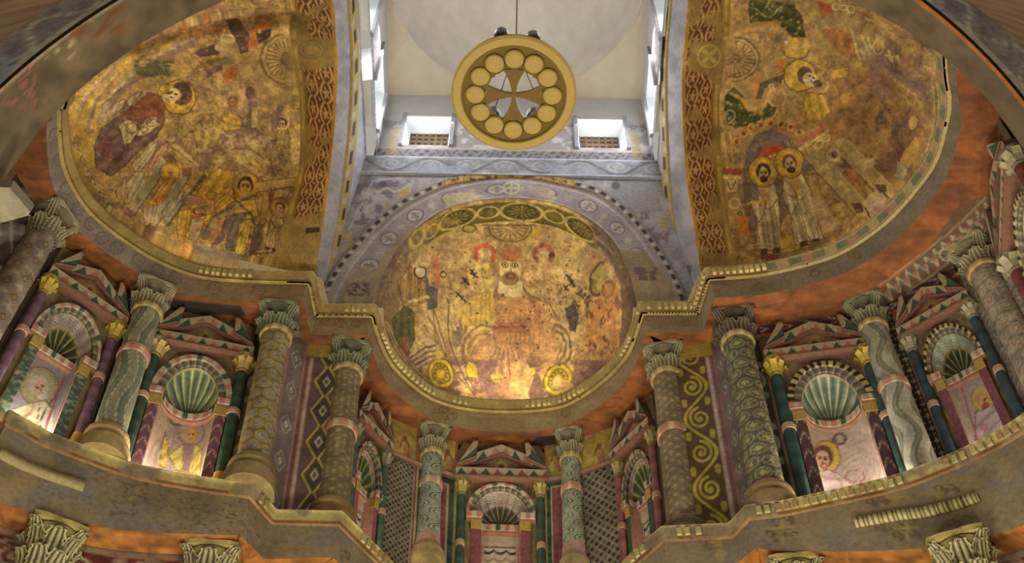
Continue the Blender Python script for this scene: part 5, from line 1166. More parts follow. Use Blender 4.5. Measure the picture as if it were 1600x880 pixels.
for a, rr in ((-1.82, .86), (-1.22, .84), (2.12, .64), (1.02, .64)):
    c = CH + np.array([math.cos(a), math.sin(a), 0]) * CRD * rr + [0, 0, .22]
    h = lathe(c, c + [0, 0, 1], [(.001, .0), (.085, .0), (.1, .03), (.1, .16), (.09, .2), (.001, .21)], 24, GREY).build('spot_lamp', 'lamp_metal', ch, smooth=True)
    lathe(c + [0, 0, -.012], c + [0, 0, 1], [(.001, .0), (.07, .0), (.078, .012)], 20, DARK).build('lamp_lens', 'dark_metal', h)
    rod(c, c - [0, 0, .18], .02, 'lamp_bracket', 'dark_metal', h)
adopt(ch)
for c_ in [o for o in ch.children if o.children]:
    pass
# ================================================================== paintings of the three half domes
OC = rgb(170, 138, 80); CR = rgb(200, 174, 118); YE_ = rgb(200, 160, 64); MV = rgb(138, 106, 94); PU = rgb(108, 80, 76); DK = rgb(70, 50, 38); PLA = rgb(156, 126, 76); RU = rgb(132, 76, 52); OR_ = rgb(188, 102, 50); GN = rgb(74, 78, 46); GY = rgb(118, 104, 88); PKK = rgb(182, 138, 104)
def mottle(cv, seed, amt=.9):
    cv.blot(rgb(146, 108, 82), 26, 20, .50, seed, .55 * amt); cv.blot(rgb(190, 152, 74), 20, 16, .54, seed + 1, .6 * amt); cv.blot(rgb(116, 84, 60), 12, 9, .62, seed + 2, .55 * amt); cv.blot(rgb(204, 178, 116), 9, 7, .62, seed + 3, .6 * amt); cv.blot(rgb(128, 98, 84), 7, 6, .64, seed + 4, .5 * amt)
def age(cv, seed, k=1.0):
    """rubbed and stained surface over the finished painting"""
    cv.blot(rgb(176, 144, 84), 7, 6, .63, seed, .55 * k, soft=.05); cv.blot(rgb(104, 78, 54), 5, 6, .66, seed + 1, .5 * k, soft=.05); cv.blot(rgb(196, 170, 112), 4, 4, .68, seed + 2, .5 * k, soft=.05); cv.blot(rgb(150, 116, 84), 24, 14, .56, seed + 3, .28 * k, soft=.1)
def halfwheel(cv, cx, cy, r, a0, a1, rot0=0, line=rgb(112, 86, 48), fillc=rgb(168, 138, 80), n=13, ry=None):
    ry = ry or r; cv.ring(cx, cy, r, ry, 3, line, 0, .95, a0, a1); cv.ring(cx, cy, r * .88, ry * .88, 2.2, rgb(186, 158, 98), 0, .9, a0, a1); cv.ring(cx, cy, r * .84, ry * .84, 1.6, line, 0, .8, a0, a1)
    for k in range(n):
        a = math.radians(a0 + (a1 - a0) * (k + .5) / n); cv.ln([(cx + r * .2 * math.cos(a), cy + ry * .2 * math.sin(a)), (cx + r * .8 * math.cos(a), cy + ry * .8 * math.sin(a))], 1.7, line, .75); a += math.radians((a1 - a0) / n * .45)
        cv.ln([(cx + r * .3 * math.cos(a), cy + ry * .3 * math.sin(a)), (cx + r * .78 * math.cos(a), cy + ry * .78 * math.sin(a))], 2.0, rgb(190, 164, 106), .7)
def standing(cv, x, y, h, rot=0., robec=CR, under=YE_, halo=YE_, hair=DK, beard=None, r=None, hline=rgb(112, 78, 40)):
    """small standing saint; (x,y) centre of head, h full height below it"""
    r = r or h * .11; f = loc(x, y, rot, h)
    robe(cv, f([(-.10, .12), (.10, .12), (.17, .35), (.15, .70), (.19, .98), (-.17, .98), (-.14, .6), (-.18, .35)]), robec); cv.poly(f([(-.04, .12), (.05, .12), (.04, .40), (-.05, .42)]), under)
    for k in range(5): cv.ln(f([(-.14 + k * .06, .34 + .02 * k), (-.12 + k * .065, .96)]), 1.3, LINE, .5)
    cv.ln(f([(-.16, .3), (.02, .46), (.15, .36)]), 1.6, LINE, .6, 4); cv.ln(f([(-.12, .14), (.0, .42), (-.12, .62)]), 1.5, LINE, .55, 4); cv.poly(f([(-.11, .96), (-.02, .96), (-.03, 1.03), (-.12, 1.03)]), DK); cv.poly(f([(.04, .96), (.14, .96), (.13, 1.03), (.04, 1.03)]), DK)
    head(cv, x, y, r, rot, hair=hair, beard=beard, halo=halo, hline=hline)
def paint_n(x, y, P):
    cv = Cv(x, y, OC); cv.warp(2.2, 11, 7); mottle(cv, 11); cv.contour(30, 401, rgb(92, 66, 48), .55, 6, .07, .8, .6); cv.contour(22, 402, CR, .45, 5, .06, .8, .6)
    for k, (c, a) in enumerate(((CR, .7), (MV, .6), (YE_, .8), (CR, .6), (MV, .7), (YE_, .6), (rgb(176, 152, 118), .8), (CR, .7), (MV, .6))):
        o = k * 9; cv.ln([(104 + o * .9, 215 - o * .4), (128 + o * .8, 160 - o * .2), (190 + o * .7, 92 + o * .1), (262 + o * .6, 40 + o * .35)], 8, c, a, 6)
    cv.blot(YE_, 30, 7, .56, 21, .7, (140, 330, 10, 130), ang=-.7); cv.blot(MV, 26, 8, .58, 22, .6, (150, 400, 0, 130), ang=-.6)
    cv.poly([(104, 215), (112, 160), (124, 160), (118, 220), (130, 270), (152, 300), (142, 300), (116, 262)], rgb(172, 138, 66), .9); cv.poly([(120, 205), (132, 190), (146, 230), (168, 262), (158, 272), (136, 252)], rgb(178, 142, 64), .9)
    # reclining nursing mother
    robe(cv, [(148, 228), (158, 200), (190, 180), (214, 160), (234, 144), (254, 152), (258, 186), (246, 214), (218, 236), (192, 262), (172, 276), (150, 262)], PU, w=2)
    cv.poly([(190, 182), (216, 160), (234, 144), (254, 152), (258, 178), (240, 190), (212, 186)], RU); cv.poly([(150, 228), (170, 212), (176, 244), (160, 256)], rgb(120, 66, 56), .7); cv.blot(rgb(146, 84, 58), 16, 10, .54, 31, .6, (200, 258, 145, 200))
    for q in ([(186, 196), (198, 186), (214, 190), (216, 206), (206, 222), (194, 226)], [(228, 186), (244, 182), (250, 196), (232, 210), (212, 214), (222, 196)]): robe(cv, q, CR, w=1.8)
    cv.ring(206, 200, 9, 8, 2, DK, 0, .6); cv.ring(238, 192, 9, 6, 2, DK, 0, .6); cv.ring(226, 204, 6, 5, 1.6, DK, 0, .5); cv.ln([(192, 192), (206, 208), (196, 222)], 1.6, DK, .6, 4)
    for q in ([(196, 158), (208, 148), (222, 142), (216, 152), (202, 168)], [(166, 176), (180, 160), (196, 156), (192, 170), (172, 184)]): robe(cv, q, rgb(190, 164, 124), w=1.6)
    for k in range(6): cv.ln([(170 + k * 12, 182 - k * 7), (176 + k * 12, 164 - k * 6)], 2.2, PU, .5)
    for k in range(4): cv.ln([(160 + k * 10, 164 - k * 5), (200 + k * 8, 132 - k * 4), (238 + k * 6, 118 - k * 2), (276, 118 - k * 3)], 2.5, (GN, MV, GY, MV)[k], .65, 5)
    cv.blot(GN, 14, 7, .5, 33, .8, (206, 275, 92, 122))
    cv.el(280, 152, 26, 27, YE_); cv.ring(280, 152, 26, 27, 2.4, rgb(120, 84, 40)); cv.ring(280, 152, 21, 22, 1.4, rgb(150, 108, 48), 0, .7); cv.el(284, 146, 16, 19, rgb(84, 58, 50)); cv.el(268, 150, 16, 11, rgb(204, 176, 112), -.45); cv.ln([(262, 146), (270, 143)], 2, LINE); cv.el(275, 147, 2.6, 2, LINE); cv.el(268, 152, 2, 1.6, LINE); cv.ln([(258, 154), (266, 160)], 1.6, RU); cv.el(257, 138, 9, 8, rgb(196, 156, 70)); cv.ring(257, 138, 9, 8, 1.5, LINE, 0, .6)
    # attendants and drapery below her
    for q, c in (([(206, 260), (232, 228), (246, 222), (240, 244), (214, 272)], rgb(186, 164, 122)), ([(232, 262), (246, 232), (262, 222), (262, 246), (246, 266)], PKK), ([(196, 286), (212, 268), (232, 268), (224, 296), (200, 320)], rgb(178, 158, 120)), ([(180, 300), (196, 276), (200, 300), (190, 326)], rgb(176, 138, 92))): robe(cv, q, c, w=1.4)
    cv.poly([(266, 226), (274, 224), (312, 258), (306, 262)], CR); cv.ln([(266, 228), (310, 262)], 1.6, DK, .5)
    for (x0, y0), (x1, y1), w_, c in (((262, 246), (205, 330), 13, rgb(156, 146, 108)), ((290, 272), (238, 350), 13, rgb(158, 146, 110)), ((318, 272), (262, 350), 5, rgb(120, 104, 72))):
        cv.ln([(x0, y0), (x1, y1)], w_, c, .95); cv.ln([(x0 + w_ * .45, y0 + w_ * .4), (x1 + w_ * .45, y1 + w_ * .4)], 2, DK, .7); cv.ln([(x0 - w_ * .4, y0 - w_ * .4), (x1 - w_ * .4, y1 - w_ * .4)], 1.6, CR, .7)
    cv.poly([(254, 246), (268, 240), (276, 250), (262, 258)], rgb(128, 84, 62)); cv.poly([(198, 326), (212, 332), (206, 342), (192, 336)], rgb(122, 84, 70)); cv.poly([(228, 348), (246, 354), (242, 366), (224, 360)], rgb(122, 82, 66)); cv.poly([(284, 262), (300, 262), (300, 276), (286, 276)], rgb(126, 84, 64))
    head(cv, 266, 270, 8, -.5, rgb(196, 150, 70), YE_, None, YE_); robe(cv, [(258, 280), (274, 278), (258, 310), (236, 330), (232, 318)], rgb(200, 152, 62)); cv.poly([(236, 316), (262, 296), (264, 306), (246, 318)], OR_, .7)
    robe(cv, [(222, 322), (246, 320), (240, 346), (226, 354)], rgb(178, 150, 118)); robe(cv, [(252, 330), (288, 296), (284, 320), (262, 352)], rgb(162, 146, 118))
    # arched scene with the yellow enclosure
    cv.ring(376, 268, 56, 62, 16, rgb(140, 108, 92), 0, .9, 180, 360); cv.ring(376, 268, 64, 70, 2, PU, 0, .8, 180, 360); cv.ring(376, 280, 42, 44, 7, rgb(182, 150, 92), 0, .95, 170, 350); cv.ring(376, 280, 46, 48, 1.6, PU, 0, .8, 170, 350)
    cv.blot(CR, 7, 6, .55, 41, .7, (320, 430, 205, 262))
    robe(cv, [(296, 330), (318, 282), (342, 262), (366, 268), (372, 300), (350, 330), (330, 346), (306, 346)], rgb(204, 164, 66)); cv.ring(344, 280, 20, 24, 1.8, rgb(168, 128, 50), 0, .7); cv.ring(350, 276, 12, 16, 1.6, rgb(168, 128, 50), 0, .6)
    for q, c in (([(292, 304), (316, 308), (312, 320), (288, 318)], PKK), ([(302, 326), (340, 318), (338, 332), (306, 338)], rgb(198, 146, 92)), ([(278, 330), (300, 326), (294, 360), (280, 378), (276, 360)], YE_), ([(298, 340), (322, 336), (312, 370), (296, 388), (288, 380)], rgb(198, 172, 130)), ([(282, 366), (300, 376), (304, 392), (280, 386)], rgb(190, 142, 62)), ([(334, 320), (356, 300), (366, 312), (340, 336)], YE_)): robe(cv, q, c, w=1.4)
    cv.ring(330, 306, 8, 6, 2, RU, 0, .7); cv.ring(312, 330, 9, 5, 2, DK, 0, .6); cv.blot(OR_, 7, 6, .6, 42, .7, (280, 350, 300, 390))
    head(cv, 384, 291, 12, .05, rgb(202, 164, 90), rgb(66, 42, 34), None, rgb(184, 150, 76), 1.75)
    robe(cv, [(372, 312), (398, 312), (404, 336), (390, 342), (362, 340)], rgb(198, 160, 74)); robe(cv, [(352, 338), (386, 332), (380, 362), (372, 392), (352, 392), (356, 366), (344, 372)], rgb(104, 92, 84)); cv.poly([(346, 360), (354, 346), (352, 372), (330, 396), (322, 394)], rgb(112, 84, 72)); robe(cv, [(374, 350), (394, 340), (390, 370), (380, 402), (366, 402)], rgb(190, 158, 62)); cv.poly([(396, 350), (412, 350), (402, 398), (386, 402)], rgb(94, 74, 72))
    cv.ln([(400, 306), (378, 314), (354, 328), (332, 340), (324, 356)], 4, rgb(84, 78, 74), .9, 5); cv.ln([(364, 302), (372, 318), (392, 334), (396, 350)], 3.5, rgb(84, 78, 74), .9, 5); cv.el(371, 321, 4, 4, rgb(150, 146, 140)); cv.el(322, 366, 8, 9, rgb(112, 100, 88)); cv.poly([(306, 384), (350, 388), (384, 400), (380, 408), (316, 404), (302, 394)], rgb(122, 108, 90)); cv.blot(DK, 6, 8, .62, 44, .7, (372, 396, 350, 405))
    # architectural frame with small standing figures at the right
    cv.poly([(402, 284), (462, 278), (460, 294), (404, 300)], rgb(178, 146, 92)); cv.ln([(404, 300), (460, 292)], 2, DK, .6); cv.ln([(402, 284), (462, 278)], 1.6, DK, .6); cv.el(436, 303, 8, 7, CR); cv.el(450, 302, 7, 6, CR); cv.poly([(418, 300), (428, 300), (424, 322), (418, 318)], rgb(126, 76, 48)); cv.poly([(418, 292), (428, 290), (427, 298), (419, 299)], rgb(196, 150, 110))
    for x0, x1 in ((462, 424), (455, 416), (424, 404), (412, 398)): cv.ln([(x0, 296), (x1, 400)], 1.8, rgb(104, 78, 48), .7)
    for k in range(3): cv.ln([(402, 394 + k * 6), (426, 392 + k * 6)], 2.2, CR, .8)
    standing(cv, 437, 326, 66, .22, rgb(184, 152, 96), rgb(178, 146, 88), rgb(178, 142, 72), DK, None, 8)
    cv.poly([(420, 236), (452, 196), (452, 270), (424, 276)], rgb(132, 106, 64), .8); cv.blot(rgb(96, 76, 48), 5, 5, .5, 46, .8, (414, 456, 210, 280)); cv.ring(441, 190, 11, 14, 2.4, rgb(196, 166, 110)); head(cv, 441, 194, 8, 0, rgb(182, 146, 92), DK); robe(cv, [(434, 204), (450, 204), (452, 226), (430, 226)], rgb(150, 122, 78))
    cv.ring(364, 158, 15, 16, 6, rgb(190, 150, 104)); head(cv, 364, 160, 8, -.3, rgb(180, 136, 86), rgb(120, 74, 56)); robe(cv, [(346, 180), (364, 176), (380, 186), (376, 202), (350, 204)], YE_); robe(cv, [(300, 200), (330, 178), (350, 190), (340, 226), (310, 240)], rgb(182, 148, 74)); cv.ring(324, 190, 10, 11, 2, rgb(128, 92, 60)); cv.blot(CR, 6, 6, .56, 47, .7, (296, 370, 175, 240))
    cv.poly([(384, 142), (402, 136), (402, 160), (394, 200), (384, 198), (388, 168)], rgb(118, 92, 84)); cv.el(391, 146, 8, 10, rgb(94, 72, 74)); cv.poly([(394, 168), (404, 166), (402, 200), (392, 200)], rgb(190, 164, 104)); cv.poly([(424, 178), (434, 164), (444, 168), (436, 196), (424, 208)], rgb(104, 80, 78), .8)
    # lost plaster, half wheel and upper fragments
    cv.poly([(368, 92), (392, 80), (412, 84), (418, 60), (452, 52), (466, 80), (466, 160), (430, 166), (404, 160), (400, 140), (384, 134), (368, 136), (372, 112)], PLA)
    halfwheel(cv, 450, 92, 42, 96, 262, ry=40); cv.poly([(410, 124), (440, 138), (448, 144), (430, 146), (412, 134)], rgb(190, 158, 92)); cv.ln([(452, 40), (462, 160)], 4, rgb(176, 146, 84), .8)
    for q, c in (([(302, 84), (330, 68), (346, 76), (340, 86), (312, 90)], rgb(74, 54, 48)), ([(352, 30), (372, 28), (390, 56), (388, 80), (376, 84), (366, 62)], rgb(78, 58, 52)), ([(392, 46), (408, 34), (428, 40), (430, 46), (404, 50), (402, 76), (390, 74)], OR_), ([(400, 50), (424, 46), (422, 58), (404, 70)], rgb(62, 56, 44)), ([(350, 110), (366, 104), (372, 120), (354, 130)], rgb(182, 98, 52)), ([(326, 92), (366, 86), (366, 100), (336, 104), (320, 98)], rgb(112, 96, 56)), ([(374, 16), (390, 14), (388, 32), (376, 34)], rgb(188, 156, 104)), ([(404, 4), (424, 0), (424, 22), (408, 24)], rgb(172, 128, 96)), ([(342, 62), (366, 58), (366, 66), (346, 68)], CR), ([(320, 110), (346, 98), (348, 108), (324, 122)], rgb(104, 80, 72)), ([(282, 30), (320, 34), (300, 40), (276, 36)], CR)): cv.poly(q, c, .92)
    cv.el(344, 74, 9, 7, CR); cv.ring(356, 60, 10, 6, 2.4, CR, .3); cv.el(406, 50, 3, 3, CR); cv.blot(rgb(120, 84, 52), 5, 5, .6, 49, .6, (290, 345, 85, 130)); cv.blot(OR_, 9, 7, .6, 50, .6, (275, 360, 0, 60))
    # ruled base line
    bl = [(112, 215), (125, 240), (141, 275), (168, 318), (215, 366), (262, 394), (300, 406), (341, 413), (374, 416), (440, 418)]
    cv.ln(bl, 2.4, rgb(92, 74, 54), .8, 6); bq = resample(catmull(bl, 6), 70)
    for k in range(0, 69, 2): cv.ln([bq[k], bq[k + 1]], 2.2, rgb(206, 188, 140), .9)
    age(cv, 301, .6); cv.vary(.30, 9, 61); cv.vary(.2, 50, 62); return cv.out()
def paint_s(x, y, P):
    cv = Cv(x, y, rgb(166, 134, 80)); cv.warp(2.0, 11, 17); mottle(cv, 71, .7); cv.contour(34, 411, rgb(100, 72, 50), .45, 5, .06, -.7, .6); cv.contour(24, 412, CR, .4, 5, .05, -.7, .6)
    # weathered brown field on the right
    cv.poly([(1300, 130), (1340, 105), (1385, 118), (1430, 150), (1445, 200), (1425, 260), (1380, 300), (1330, 270), (1300, 230), (1285, 180)], rgb(152, 112, 70), .85); cv.blot(rgb(118, 86, 66), 30, 26, .48, 73, .8, (1300, 1440, 110, 290)); cv.blot(rgb(94, 76, 66), 26, 30, .52, 74, .8, (1365, 1425, 140, 250)); cv.blot(rgb(176, 128, 70), 18, 14, .55, 75, .6, (1290, 1400, 100, 220))
    cv.poly([(1410, 240), (1430, 214), (1446, 216), (1438, 240), (1420, 262), (1406, 256)], rgb(180, 142, 70)); cv.el(1426, 192, 8, 12, rgb(188, 150, 96), .2); cv.ring(1426, 192, 8, 12, 1.8, DK, .2, .6); cv.ring(1424, 150, 7, 14, 2, rgb(196, 166, 116), 0, .6); cv.poly([(1402, 252), (1420, 256), (1412, 286), (1400, 276)], rgb(158, 140, 106))
    cv.poly([(1356, 72), (1420, 100), (1446, 130), (1448, 160), (1420, 140), (1380, 112), (1350, 100)], rgb(150, 118, 96), .8); cv.blot(rgb(124, 96, 86), 22, 10, .5, 76, .7, (1350, 1460, 40, 160), ang=.6)
    cv.poly([(1270, 32), (1310, 22), (1350, 34), (1300, 44), (1276, 50)], rgb(166, 140, 92)); cv.poly([(1276, 74), (1296, 72), (1320, 96), (1300, 108), (1282, 100)], PLA)
    # inscription fragment
    LT = rgb(198, 174, 118)
    cv.poly([(1288, 44), (1330, 50), (1338, 92), (1310, 84), (1294, 66)], rgb(168, 112, 66), .9)
    for q in ([(1330, 46), (1342, 92)], [(1338, 60), (1350, 64)], [(1346, 56), (1358, 84)], [(1356, 60), (1362, 82)], [(1388, 80), (1394, 96)], [(1402, 88), (1408, 100)]): cv.ln(q, 4, LT, .95)
    cv.ring(1350, 78, 4, 5, 3, LT); cv.ring(1372, 74, 8, 10, 3.2, LT); cv.ring(1372, 74, 3, 4, 2.4, rgb(186, 140, 70)); cv.ring(1412, 96, 4, 5, 2.6, rgb(176, 110, 92)); cv.ln([(1384, 86), (1396, 90)], 3, LT, .8)
    for px in (1306, 1318, 1330): cv.ring(px, 10 + (px - 1306) * .2, 6, 5, 2.6, LT)
    cv.poly([(1276, 0), (1298, 10), (1300, 20), (1282, 14)], rgb(182, 84, 52)); cv.poly([(1350, 26), (1368, 34), (1350, 32)], CR)
    # green feathered wings
    for q in ([(1132, 190), (1134, 150), (1146, 136), (1160, 150), (1166, 172), (1190, 180), (1200, 160), (1212, 168), (1208, 180), (1180, 192), (1150, 200)], [(1172, 0), (1234, 0), (1252, 24), (1258, 56), (1240, 60), (1226, 44), (1212, 34), (1196, 32), (1172, 36), (1170, 14)]):
        robe(cv, q, rgb(70, 74, 42), w=2); c_ = np.array(q).mean(0)
    rg = np.random.RandomState(5)
    for k in range(60):
        px, py = (rg.uniform(1134, 1206), rg.uniform(152, 196)) if k % 2 else (rg.uniform(1174, 1250), rg.uniform(2, 54)); cv.el(px, py, 2.2, 2.2, rgb(166, 150, 84), 0, .7)
    cv.ring(1140, 182, 8, 10, 2.4, CR, 0, .7); cv.ln([(1180, 14), (1200, 26), (1220, 10)], 2.5, CR, .6, 4); cv.ln([(1142, 146), (1160, 156), (1170, 172)], 5, rgb(188, 142, 66), .9, 4); cv.ln([(1166, 48), (1190, 44), (1212, 34)], 6, rgb(182, 136, 74), .9, 4); cv.ln([(1202, 58), (1212, 46), (1218, 36)], 7, rgb(184, 140, 72), .9, 4)
    cv.ring(1210, 158, 25, 38, 11, rgb(86, 74, 60), 0, .95, 185, 300); cv.ring(1214, 152, 14, 14, 4, rgb(190, 154, 104)); cv.el(1214, 154, 10, 11, rgb(164, 122, 78)); cv.ring(1205, 135, 3, 3, 2, CR)
    # upper mask and haloed head
    cv.el(1245, 74, 20, 16, rgb(186, 148, 66)); cv.ring(1244, 64, 16, 12, 3.5, CR, 0, .9, 0, 180); cv.ring(1244, 78, 20, 14, 2, DK, 0, .6, 0, 180); cv.ring(1222, 76, 12, 18, 8, rgb(104, 90, 62), 0, .8, 90, 270)
    PL2 = rgb(156, 126, 78); cv.poly([(1178, 76), (1208, 62), (1222, 90), (1224, 116), (1180, 132), (1166, 150), (1152, 134), (1160, 110)], PL2); cv.blot(OR_, 8, 8, .48, 77, .8, (1205, 1228, 90, 115)); cv.ln([(1184, 122), (1178, 150)], 8, rgb(190, 122, 62), .8)
    halfwheel(cv, 1148, 92, 38, -92, 98, ry=34)
    cv.el(1250, 118, 26, 25, rgb(190, 156, 60)); cv.ring(1250, 118, 26, 25, 2.2, rgb(116, 82, 40)); cv.el(1258, 118, 12, 14, rgb(92, 66, 62), -.3); cv.el(1267, 124, 13, 11, rgb(206, 184, 138), .35); cv.el(1278, 130, 7, 6, rgb(84, 62, 56), .3); cv.el(1264, 119, 2.4, 1.8, LINE); cv.el(1271, 122, 2.4, 1.8, LINE); cv.ln([(1266, 126), (1272, 130)], 1.6, LINE); cv.ring(1286, 134, 7, 9, 4, CR, .2, .9, -60, 120)
    robe(cv, [(1260, 146), (1284, 146), (1296, 174), (1280, 196), (1252, 180)], rgb(178, 140, 60)); cv.ln([(1284, 150), (1294, 174)], 5, rgb(206, 170, 74)); cv.poly([(1300, 110), (1326, 106), (1324, 120), (1302, 124)], rgb(196, 156, 58)); cv.el(1320, 154, 7, 8, rgb(198, 158, 62), 0, .8)
    for k in range(9): cv.ring(1252 + (k % 3) * 13, 178 + (k // 3) * 12 + (k % 3) * 5, 5, 5, 2, rgb(186, 120, 70), 0, .75)
    # domed building with two saints
    cv.poly([(1162, 262), (1166, 232), (1184, 208), (1206, 202), (1232, 212), (1246, 232), (1240, 262)], rgb(116, 96, 88)); pleats(cv, (1176, 222), (1238, 216), (1170, 258), (1240, 250), 5, rgb(140, 120, 108))
    cv.el(1206, 238, 22, 11, rgb(178, 78, 48), -.25); cv.poly([(1176, 252), (1232, 232), (1240, 240), (1182, 262)], rgb(186, 150, 84)); cv.ln([(1180, 256), (1250, 228)], 2, DK, .6)
    for k in range(11):
        a = math.radians(196 + k * 14.5); px, py = 1206 + 64 * math.cos(a), 250 + 58 * math.sin(a); cv.el(px, py, 7, 7, rgb(176, 116, 58)); cv.ring(px, py, 5.5, 5.5, 2, rgb(202, 160, 88)); cv.el(px, py, 2.2, 2.2, rgb(120, 50, 36))
    cv.ln([(1248, 226), (1290, 196)], 6, rgb(190, 112, 84)); cv.ln([(1250, 234), (1294, 204)], 4, CR, .9)
    for px, py in ((1280, 226), (1290, 216), (1270, 236)): cv.ring(px, py, 6, 6, 2.5, CR)
    cv.poly([(1160, 262), (1240, 256), (1236, 330), (1180, 396), (1164, 340)], rgb(110, 88, 70), .8); cv.poly([(1218, 250), (1244, 236), (1250, 280), (1222, 300)], rgb(134, 84, 62), .8)
    standing(cv, 1193, 270, 124, -.08, rgb(194, 172, 126), rgb(188, 148, 70), YE_, rgb(60, 40, 30), rgb(60, 40, 30), 12); standing(cv, 1234, 256, 128, -.24, rgb(198, 176, 130), rgb(184, 146, 70), YE_, rgb(120, 80, 60), rgb(58, 40, 44), 12)
    cv.poly([(1170, 286), (1184, 286), (1186, 316), (1172, 318)], rgb(118, 102, 92)); cv.ln([(1170, 318), (1186, 316)], 4, YE_); cv.el(1266, 262, 11, 14, rgb(112, 100, 96), -.6); cv.ln([(1264, 270), (1280, 266), (1284, 258)], 4, YE_, .9, 3); cv.poly([(1222, 372), (1240, 368), (1240, 390), (1226, 392)], rgb(176, 146, 62)); pleats(cv, (1220, 330), (1280, 310), (1236, 372), (1300, 350), 7, rgb(140, 112, 76)); cv.poly([(1270, 300), (1290, 316), (1312, 360), (1290, 362), (1264, 330)], rgb(188, 156, 120), .8)
    cv.poly([(1126, 262), (1160, 264), (1158, 274), (1128, 272)], rgb(158, 82, 62)); cv.poly([(1128, 274), (1160, 275), (1156, 280), (1130, 280)], CR)
    cv.poly([(1132, 282), (1154, 282), (1152, 300), (1136, 300)], rgb(190, 164, 112)); cv.ln([(1136, 284), (1142, 296), (1150, 284)], 2.5, DK, .6, 3); cv.poly([(1136, 300), (1154, 300), (1170, 380), (1156, 384)], rgb(168, 136, 80)); cv.ring(1148, 318, 7, 8, 3, CR); cv.poly([(1152, 340), (1166, 338), (1172, 364), (1160, 366)], rgb(196, 116, 44)); head(cv, 1157, 336, 4, 0)
    cv.ln([(1130, 210), (1136, 262)], 4, rgb(182, 156, 84)); cv.ln([(1142, 206), (1146, 262)], 4, rgb(182, 156, 84))
    for k in range(2): cv.ln([(1166, 384 + k * 5), (1190, 382 + k * 5)], 3, CR, .8)
    # slanted columns on the right
    for (x0, y0), (x1, y1) in (((1276, 250), (1346, 326)), ((1316, 228), (1384, 300))):
        cv.ln([(x0, y0), (x1, y1)], 26, rgb(176, 150, 96), .85); cv.ln([(x0 - 9, y0 + 9), (x1 - 9, y1 + 9)], 2, DK, .6); cv.ln([(x0 + 9, y0 - 9), (x1 + 9, y1 - 9)], 1.8, CR, .7)
    cv.ring(1303, 242, 9, 9, 4, CR); cv.el(1303, 242, 4, 5, rgb(84, 60, 66)); cv.poly([(1322, 264), (1334, 262), (1342, 282), (1330, 284)], rgb(186, 116, 72), .8); cv.el(1360, 254, 8, 8, CR, 0, .7)
    cv.poly([(1346, 318), (1368, 296), (1376, 304), (1352, 326)], CR); cv.poly([(1350, 328), (1376, 304), (1386, 312), (1360, 338)], rgb(190, 164, 130)); cv.poly([(1330, 316), (1346, 318), (1350, 332), (1338, 334)], rgb(100, 68, 58)); cv.poly([(1366, 288), (1384, 290), (1386, 300), (1376, 302)], rgb(104, 70, 58)); cv.poly([(1352, 336), (1384, 314), (1386, 326), (1362, 346)], rgb(184, 146, 120)); cv.ln([(1352, 326), (1360, 340)], 2.5, DK); cv.ln([(1380, 300), (1388, 310)], 2.5, DK)
    cv.poly([(1180, 400), (1240, 392), (1300, 366), (1296, 378), (1240, 402), (1190, 408)], rgb(126, 102, 68)); cv.poly([(1188, 398), (1220, 398), (1216, 406), (1190, 406)], rgb(112, 66, 48))
    bl = [(1190, 412), (1255, 405), (1310, 386), (1360, 352), (1410, 305), (1440, 262), (1456, 220), (1464, 170), (1456, 110)]
    cv.ln(bl, 9, rgb(170, 146, 92), .9, 6); cv.ln(bl, 3, rgb(104, 94, 60), .8, 6); bq = resample(catmull(bl, 6), 90)
    for k in range(0, 89, 2): cv.ln([bq[k], bq[k + 1]], 4, (rgb(110, 108, 70), rgb(184, 128, 96), rgb(176, 152, 90))[(k // 12) % 3], .9)
    age(cv, 321, .5); cv.vary(.28, 9, 91); cv.vary(.2, 50, 92); return cv.out()
